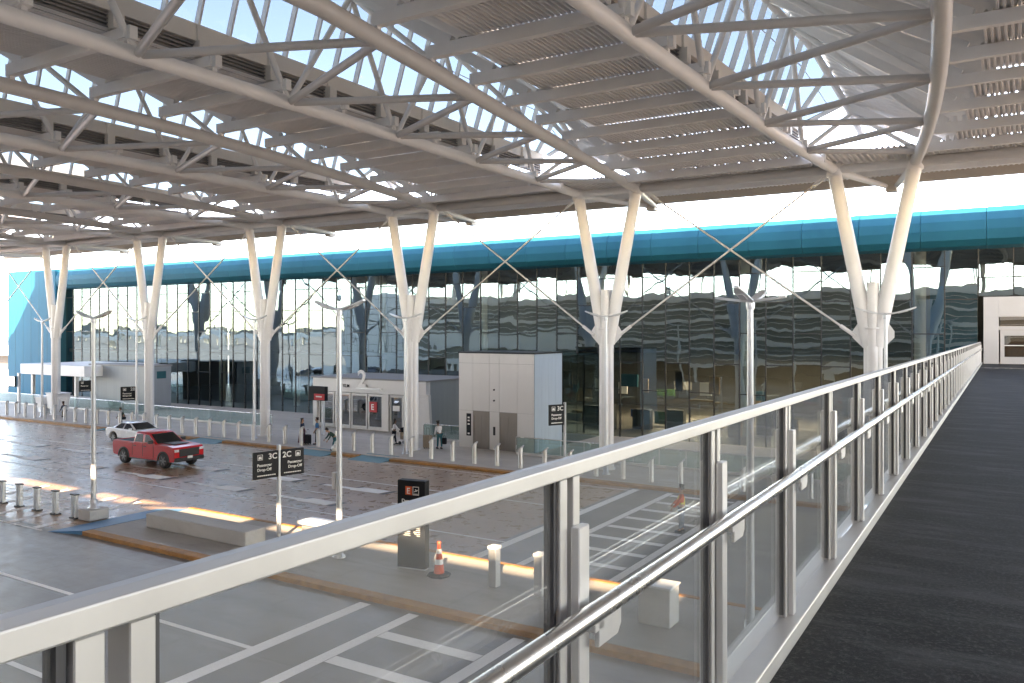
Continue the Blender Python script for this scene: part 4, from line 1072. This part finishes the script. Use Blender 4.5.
def pickup(loc, rz, label):
    T = thing('pickup_truck', label, 'pickup truck', (0,0,0))
    fx, rx, r = 1.92, -1.83, .44
    prof = [(-2.92,.62),(-2.95,1.0),(-2.9,1.30)] + [(-.98,1.30),(-.9,1.34),(1.02,1.34),(1.2,1.33),(2.3,1.30),(2.80,1.23),(2.92,1.06),(2.92,.62),(2.84,.42)]
    bot = [(2.45,.40)] + arc(fx,.43,.53,.0,pi,9)[0:] + [(1.36,.40),(-1.27,.40)] + arc(rx,.43,.53,0,pi,9) + [(-2.45,.45),(-2.85,.5)]
    MB().prism(prof+bot, lambda a,b,d: (a,d,b), -.985, .985).build('body', 'truck_red', T, .045, 3)
    MB().box2((-2.55,-.9,.45),(2.6,.9,.95)).build('chassis', 'black_trim', T)
    MB().box2((-2.8,-.82,1.285),(-1.05,.82,1.305)).build('dark_bed_sheet', 'rubber', T)  # flat dark sheet standing in for the dark hollow of the open bed
    for s in (-1,1): MB().box2((-2.85,s*.84,1.28),(-1.0,s*.95,1.335)).build('bed_rail', 'truck_red', T, .015)
    MB().box2((-2.96,-.84,1.0),(-2.86,.84,1.335)).build('tailgate', 'truck_red', T, .02)
    # cab greenhouse
    def sec(x0, x1, hw0, z): return [(x0,-hw0,z),(x1,-hw0,z),(x1,hw0,z),(x0,hw0,z)]
    S0 = sec(-1.02,1.22,.90,1.32); S1 = sec(-.90,.40,.79,1.86); S2 = sec(-.78,.26,.70,1.94)
    m = MB(); loft(m, [S0,S1,S2]); cab = m.build('cab', 'truck_red', T, .03, 2)
    def face(pa, pb, pc, pd, inset, name, mat, push):
        P = [Vector(p) for p in (pa,pb,pc,pd)]; c = sum(P, Vector())/4; nrm = (P[1]-P[0]).cross(P[3]-P[0]).normalized()
        if nrm.dot(c - Vector((0,0,1.2))) < 0: nrm = -nrm
        q = [p + (c-p).normalized()*inset + nrm*push for p in P]; q2 = [p - nrm*.02 for p in q]
        MB().add(q+q2, [(0,1,2,3),(7,6,5,4),(0,1,5,4),(1,2,6,5),(2,3,7,6),(3,0,4,7)]).build(name, mat, cab)
    L = lambda a, b, t: Vector(a).lerp(Vector(b), t)
    face(S0[1],S0[2],S1[2],S1[1],.09,'windscreen','carglass',.012)
    face(S0[3],S0[0],S1[0],S1[3],.12,'rear_window','carglass',.012)
    for s, (i0,i1) in ((-1,(0,1)),(1,(3,2))):
        a0, a1, b0, b1 = S0[i0], S0[i1], S1[i0], S1[i1]
        face(L(a0,a1,.02),L(a0,a1,.42),L(b0,b1,.58),L(b0,b1,.04),.07,'side_window','carglass',.012)
        face(L(a0,a1,.46),L(a0,a1,.88),L(b0,b1,.97),L(b0,b1,.66),.07,'side_window','carglass',.012)
        for x0, x1 in ((-.98,-.02),(.0,1.0)):
            d = MB(); d.box2((x0+.015,s*.975,.55),(x1-.015,s*.992,1.30)); dd = d.build('door', 'truck_red', T, .008, 1)
            MB().box2((x0+.12,s*.99,1.12),(x0+.34,s*1.015,1.17)).build('handle', 'black_trim', dd)
        for xg in (-1.0,-.01,1.0): MB().box2((xg-.014,s*.98,.55),(xg+.014,s*.9935,1.31)).build('panel_gap', 'black_trim', T)
        MB().box2((.78,s*.96,1.36),(.98,s*1.22,1.56)).build('mirror', 'black_trim', T, .03)
        MB().box2((-1.25,s*.9,.36),(1.35,s*1.0,.42)).build('running_board', 'black_trim', T, .01)
        wheel(T, fx, s*.86, r, .28, s, 0); wheel(T, rx, s*.86, r, .28, s, 0)
        MB().prism(arc(fx,.43,.56,-.1,pi+.1,12)+list(reversed(arc(fx,.43,.50,-.1,pi+.1,12))), lambda a,b,d: (a,d,b), s*.97, s*1.012).build('wheel_arch', 'black_trim', T)
        MB().prism(arc(rx,.43,.56,-.1,pi+.1,12)+list(reversed(arc(rx,.43,.50,-.1,pi+.1,12))), lambda a,b,d: (a,d,b), s*.97, s*1.012).build('wheel_arch', 'black_trim', T)
        MB().box2((2.80,s*.68,.98),(2.945,s*.97,1.13)).build('headlight', 'lens', T, .02)
        MB().box2((-2.97,s*.82,.95),(-2.9,s*.97,1.25)).build('tail_light', 'lens_red', T, .01)
    MB().box2((2.84,-.66,.70),(2.955,.66,1.13)).build('grille', 'black_trim', T, .02)
    MB().box2((2.75,-.97,.42),(3.0,.97,.66)).build('bumper', 'black_trim', T, .05)
    MB().box2((2.995,-.17,.58),(3.01,.17,.72)).build('licence_plate', 'plate', T)
    MB().box2((1.2,-.5,1.335),(2.25,.5,1.365)).build('bonnet_scoop', 'black_trim', T, .01)
    MB().box2((-2.98,-.9,.5),(-2.85,.9,.68)).build('rear_bumper', 'black_trim', T, .03)
    T.location = loc; T.rotation_euler = (0,0,rz); return T
def sedan(loc, rz, label, mat, group=None):
    T = thing('parked_car', label, 'car', (0,0,0), group=group)
    fx, rx, r = 1.45, -1.42, .34
    prof = [(-2.35,.55),(-2.38,.85),(-2.2,1.02),(-1.6,1.06),(-.9,1.02),(1.0,.98),(1.9,.88),(2.25,.74),(2.36,.55),(2.3,.32)]
    bot = arc(fx,.35,.42,0,pi,8) + arc(rx,.35,.42,0,pi,8) + [(-2.2,.34)]
    MB().prism(prof+bot, lambda a,b,d: (a,d,b), -.91, .91).build('body', mat, T, .06, 3)
    MB().box2((-2.0,-.82,.25),(2.0,.82,.7)).build('chassis', 'black_trim', T)
    def sec(x0, x1, hw, z): return [(x0,-hw,z),(x1,-hw,z),(x1,hw,z),(x0,hw,z)]
    S0 = sec(-1.75,1.05,.84,1.0); S1 = sec(-.85,.25,.66,1.40); S2 = sec(-.62,.02,.55,1.45)
    m = MB(); loft(m, [S0,S1,S2]); cab = m.build('cabin', mat, T, .03, 2)
    def face(pa, pb, pc, pd, inset, name):
        P = [Vector(p) for p in (pa,pb,pc,pd)]; c = sum(P, Vector())/4; nrm = (P[1]-P[0]).cross(P[3]-P[0]).normalized()
        if nrm.dot(c - Vector((0,0,.9))) < 0: nrm = -nrm
        q = [p + (c-p).normalized()*inset + nrm*.012 for p in P]; q2 = [p - nrm*.02 for p in q]
        MB().add(q+q2, [(0,1,2,3),(7,6,5,4),(0,1,5,4),(1,2,6,5),(2,3,7,6),(3,0,4,7)]).build(name, 'carglass', cab)
    L = lambda a, b, t: Vector(a).lerp(Vector(b), t)
    face(S0[1],S0[2],S1[2],S1[1],.07,'windscreen'); face(S0[3],S0[0],S1[0],S1[3],.07,'rear_window')
    for s, (i0,i1) in ((-1,(0,1)),(1,(3,2))):
        a0, a1, b0, b1 = S0[i0], S0[i1], S1[i0], S1[i1]
        face(L(a0,a1,.10),L(a0,a1,.48),L(b0,b1,.5),L(b0,b1,.04),.05,'side_window'); face(L(a0,a1,.51),L(a0,a1,.93),L(b0,b1,.98),L(b0,b1,.56),.05,'side_window')
        wheel(T, fx, s*.80, r, .22, s, 0); wheel(T, rx, s*.80, r, .22, s, 0)
        MB().box2((.55,s*.86,1.0),(.72,s*1.04,1.12)).build('mirror', mat, T, .02)
        MB().box2((2.12,s*.55,.68),(2.33,s*.86,.78)).build('headlight', 'lens', T, .02)
        MB().box2((-2.39,s*.5,.80),(-2.25,s*.86,.92)).build('tail_light', 'lens_red', T, .02)
        for x in (-.75,.25): MB().box2((x,s*.90,.86),(x+.18,s*.93,.89)).build('handle', mat, T)
    MB().box2((2.25,-.5,.42),(2.372,.5,.6)).build('grille', 'black_trim', T, .02)
    T.location = loc; T.rotation_euler = (0,0,rz); return T
pickup((-43.6,30.45,0), 0, 'shiny red crew cab pickup truck with black wheels on the brown road')
sedan((-53.0,35.4,0), 0, 'white sedan half hidden behind the red pickup at the kerb', 'car_white')
for i, (x, y, mt, lab, rz) in enumerate(((-106,6,'car_black','black car on the near road, mirrored far left in the glass',0), (-119,10,'car_silver','silver car on the near road, mirrored in the glass left',0),
        (-95,2.5,'car_blue','dark blue car on the near road, mirrored in the glass',0), (-84,8.5,'car_black','black car furthest right of those mirrored in the glass',0), (-134,4,'car_blue','dark blue car furthest left of those mirrored in the glass',0))):
    sedan((x,y,0), rz, lab, mt, 'cars mirrored in the glass facade')

# ------------------------------------------------------------------ people
def skin_mesh(name, joints, links, mat, parent, root=0, sub=2):
    me = bpy.data.meshes.new(name)
    me.from_pydata([tuple(j[0]) for j in joints], links, [])
    ob = bpy.data.objects.new('skin_tmp', me); COL.objects.link(ob)
    md = ob.modifiers.new('s', 'SKIN'); md.use_smooth_shade = True
    sd = me.skin_vertices[0].data
    for i, j in enumerate(joints):
        r = j[1]; sd[i].radius = (r, r) if isinstance(r, (int, float)) else r
        sd[i].use_root = (i == root)
    ss = ob.modifiers.new('u', 'SUBSURF'); ss.levels = sub; ss.render_levels = sub
    dg = bpy.context.evaluated_depsgraph_get(); dg.update()
    m2 = bpy.data.meshes.new_from_object(ob.evaluated_get(dg)); m2.name = name
    bpy.data.objects.remove(ob); bpy.data.meshes.remove(me)
    m2.materials.clear(); m2.materials.append(M[mat])
    for p in m2.polygons: p.use_smooth = True
    o = bpy.data.objects.new(name, m2); COL.objects.link(o); o.parent = parent
    return o
def person(label, loc, rz, top='cloth_white', bottom='cloth_black', skin='skin', lean=0.0, crouch=0.0, stride=.12, arms=((.12,.1),(.12,.1)), skirt=False, vest=None, long_hair=False, scale=1.0, short=True, group=None):
    """local: faces +x. lean bends the trunk forward; crouch lowers the hips; arms = (forward, outward) swing of each"""
    P = thing('person', label, 'person', (0,0,0), group=group)
    hz = .93 - .45*crouch; hip = Vector((-.22*crouch,0,hz))
    R = Matrix.Rotation(lean, 3, 'Y')
    up = lambda x,y,z: hip + R @ Vector((x,y,z))
    J = [(hip,.125)]; K = []
    def add(p, r, par): J.append((Vector(p), r)); K.append((par, len(J)-1)); return len(J)-1
    waist = add(up(0,0,.17), .115, 0); chest = add(up(.01,0,.38), (.125,.145), waist); neckb = add(up(0,0,.50), .075, chest)
    neck = add(up(.02,0,.58), .052, neckb); head = add(up(.04,0,.66), .085, neck); crown = add(up(.03,0,.755), .088, head); add(up(.02,0,.80), .05, crown)
    add(up(.125,0,.675), .018, head)                   # nose
    arm_j = []
    for s, (fw, ow) in ((-1,arms[0]),(1,arms[1])):
        sh = add(up(0,s*.165,.455), .062, chest)
        A = Matrix.Rotation(-fw, 3, 'Y'); d = A @ Vector((0,0,-1)); 
        el = J[sh][0] + (R @ Vector((d.x*.28, s*.28*ow*1.2, -.28*sqrt(max(.05,1-ow*ow*1.4))*abs(d.z) if abs(d.z) > .2 else d.z*.28)) if False else Vector((sin(fw)*.28, s*ow*.28, -cos(fw)*.28)))
        e = add(el, .043, sh); wr = add(el + Vector((sin(fw+.35)*.24, s*ow*.05, -cos(fw+.35)*.24)), .030, e)
        hd = add(J[wr][0] + Vector((sin(fw+.4)*.07, 0, -cos(fw+.4)*.07)), (.036,.020), wr)
        b = J[hd][0]
        for i in range(4):
            dx = (-.027+.018*i)
            f1 = add(b + Vector((dx, 0, -.045)), .0095, hd); add(b + Vector((dx+.012, -s*.012, -.08-(.008 if i in (1,2) else 0))), .008, f1)
        th = add(b + Vector((.035, -s*.012, -.005)), .011, hd); add(b + Vector((.052, -s*.02, -.035)), .0095, th)
        arm_j.append((sh, e, wr))
    leg_j = []
    for s in (-1,1):
        hp = add(hip + Vector((0,s*.09,-.06)), .092, 0)
        kn = add(Vector((hip.x + .28*crouch*1.3 + s*stride*.6, s*.10, .49 - .08*crouch)), .062, hp)
        an = add(Vector((s*stride - .12*crouch*0, s*.10, .09)), .042, kn)
        add(Vector((s*stride+.14, s*.115, .035)), (.042,.032), an)
        leg_j.append((hp, kn, an))
    body = skin_mesh('body', J, K, skin, P, 0, 1)
    g = .016
    # shirt: trunk and sleeves
    SJ = [(J[0][0]+Vector((0,0,-.02)), .142)]; SK = []
    def sadd(p, r, par): SJ.append((Vector(p), r)); SK.append((par, len(SJ)-1)); return len(SJ)-1
    a = sadd(J[waist][0], .135, 0); c = sadd(J[chest][0], (.142,.165), a); sadd(up(0,0,.505), .088, c)
    for (sh, e, wr) in arm_j:
        q = sadd(J[sh][0], .078, c); t = sadd(J[e][0], .058, q)
        if not short: sadd(J[e][0].lerp(J[wr][0], .9), .045, t)
    skin_mesh('shirt', SJ, SK, top, P, 0, 1)
    if vest:
        VJ = [(J[0][0]+Vector((0,0,.03)), .158), (J[waist][0], .15), (J[chest][0], (.158,.18)), (up(0,0,.47), .11)]
        skin_mesh('vest', VJ, [(0,1),(1,2),(2,3)], vest, P, 0, 1)
    if skirt:
        m = MB(); m.lathe([(.17,hz+.08),(.20,hz-.15),(.25,.5),(.31,.09),(.30,.085)], (hip.x,0,0), 18); m.build('skirt', bottom, P)
    else:
        TJ = [(J[0][0], .138)]; TK = []
        for (hp, kn, an) in leg_j:
            n0 = len(TJ); TJ += [(J[hp][0], .108), (J[kn][0], .078), (J[an][0]+Vector((0,0,.03)), .062)]; TK += [(0,n0),(n0,n0+1),(n0+1,n0+2)]
        skin_mesh('trousers', TJ, TK, bottom, P, 0, 1)
    for (hp, kn, an) in leg_j:
        p = J[an][0]; MB().box((p.x+.06,p.y,.04),(.28,.10,.08)).build('shoe', 'cloth_black', P, .025)
    HJ = [(up(.0,0,.70), .092), (up(.0,0,.775), .098), (up(-.005,0,.82), .06)]; HK = [(0,1),(1,2)]
    HJ[0] = (up(-.03,0,.68), .08)
    if long_hair: HJ += [(up(-.07,0,.58), .065), (up(-.09,0,.45), .05)]; HK += [(0,3),(3,4)]
    skin_mesh('hair', HJ, HK, 'hair', P, 1, 1)
    for s in (-1,1): MB().lathe([(0,-.012),(.013,-.006),(.013,.006),(0,.012)], up(.122,s*.032,.70), 8).build('eye', 'black_trim', P)
    P.location = loc; P.rotation_euler = (0,0,rz); P.scale = (scale,)*3
    return P
person('road worker in a yellow vest and dark trousers standing on the road crossing', (-11.3,31.0,0), radians(200), 'cloth_orange', 'cloth_denim', 'skin', .0, 0, .05, ((.5,.55),(.5,.55)), vest='cloth_vest', short=False, scale=1.04)
person('woman in dark top and long plum skirt behind the bollards', (-41.75,40.25,.15), radians(20), 'cloth_navy', 'cloth_plum', 'skin', 0, 0, .05, skirt=True, long_hair=True, scale=.97)
person('man in blue shirt and dark trousers standing left of the teal kerb ramp', (-40.6,40.5,.15), radians(215), 'cloth_blue', 'cloth_black', 'skin', 0, 0, .06, scale=1.02)
person('person in dark green jacket bending over white bags at the kerb', (-37.75,39.2,.15), radians(240), 'cloth_green', 'cloth_teal', 'skin', .8, .25, .1, ((.45,.1),(.3,.1)), short=False)
person('woman in white top walking with a stroller near entrance 2', (-36.1,43.2,.15), radians(50), 'cloth_white', 'cloth_black', 'skin_dark', .08, 0, .16, ((.6,.15),(.6,.15)), long_hair=True, scale=.97, short=False)
person('man in white shirt and teal trousers leaning by the elevator block, holding a black bag', (-32.25,43.2,.15), radians(150), 'cloth_white', 'cloth_teal', 'skin_dark', .38, 0, .09, ((.9,.1),(.1,.15)), scale=1.04, short=False)
person('person in dark green jacket crouching behind the bollards left of the white sedan', (-62.9,40.6,.15), radians(250), 'cloth_green', 'cloth_black', 'skin', .35, .8, .05, ((.5,.05),(.4,.05)), short=False)
person('person in dark clothes sitting low behind the far left bollards', (-72.4,41.2,.15), radians(300), 'cloth_navy', 'cloth_tan', 'skin_dark', .35, .8, .05, ((.5,.05),(.4,.05)), short=False)
def suitcase(x, y, s, mat, label, rz=0):
    T = thing('suitcase', label, 'suitcase', (x,y,.15))
    MB().box((x,y,.15+.07+.30*s),(.42*s,.26*s,.60*s), rz).build('shell', mat, T, .04)
    m = MB()
    for d in (-.09,.09): m.tube([(x+d*s,y,.15+.62*s),(x+d*s,y,.15+1.0*s)], .012, 6)
    m.tube([(x-.09*s,y,.15+1.0*s),(x+.09*s,y,.15+1.0*s)], .016, 6); m.build('handle', 'black_trim', T)
    for dx in (-.15,.15):
        for dy in (-.08,.08): MB().lathe([(.0,-.02),(.035,-.02),(.035,.02),(.0,.02)], (x+dx*s,y+dy*s,.185), 10, 'Y').build('wheel', 'rubber', T)
suitcase(-41.15, 40.2, 1.0, 'cloth_black', 'black suitcase standing between the woman in plum and the man in blue')
suitcase(-33.0, 42.9, 1.35, 'cloth_tan', 'large tan suitcase left of the man in white shirt by the elevator')
B = thing('bag', 'black bag hanging from the hand of the man by the elevator', 'bag', (-31.75,43.05,.45))
MB().box((-31.75,43.05,.72),(.30,.2,.42)).build('pouch', 'cloth_black', B, .06)
MB().tube([(-31.87,43.05,.92),(-31.82,43.05,1.05),(-31.68,43.05,1.05),(-31.63,43.05,.92)], .012, 6).build('handle', 'cloth_black', B)
B = thing('bag', 'white bag on the kerb beside the person in the dark green jacket', 'bag', (-37.4,38.95,.155))
m = MB(); loft(m, [[(-37.4+.28*s*cos(a), 38.9+.2*s*sin(a), z) for a in [2*pi*i/12 for i in range(12)]] for s, z in ((.75,.158),(1,.28),(.95,.42),(.4,.56),(.2,.62))]); m.build('sack', 'cone_band', B)
MB().tube([(-37.46,38.9,.60),(-37.44,38.9,.74),(-37.36,38.9,.74),(-37.34,38.9,.60)], .012, 6).build('handle', 'cone_band', B)
T = thing('stroller', 'dark stroller with tan seat pushed by the woman in white', 'stroller', (-35.5,43.6,.15))
MB().prism([(-.3,.35),(.35,.35),(.42,.55),(-.1,.62),(-.3,.9)], lambda a,b,d: (-35.45+a,43.6+d,.15+b), -.2, .2).build('seat', 'cloth_tan', T, .04)
MB().prism(arc(0,0,.34,.5,pi,7)+[(0,0)], lambda a,b,d: (-35.5+a,43.6+d,1.0+b), -.21, .21).build('hood', 'cloth_black', T, .02)
MB().tube([(-35.95,43.6,1.15),(-35.3,43.6,.5),(-35.1,43.6,.3)], .02, 6).tube([(-35.95,43.4,1.15),(-35.95,43.8,1.15)], .02, 6).build('frame', 'galv', T)
for dx in (-.3,.35):
    for dy in (-.22,.22): MB().lathe([(.0,-.02),(.12,-.02),(.12,.02),(.0,.02)], (-35.45+dx,43.6+dy,.27), 14, 'Y').build('wheel', 'rubber', T)
# box-shaped call point on the nearest island lamp
tag(base_at(MB().box2((-20.19,20.82,2.45),(-20.02,20.98,3.05)).build('lamp_box', 'white', bevel=.03), (-20.1,20.9,2.45)), 'white equipment box strapped to the pole of the lamp by the pylon', 'equipment box')
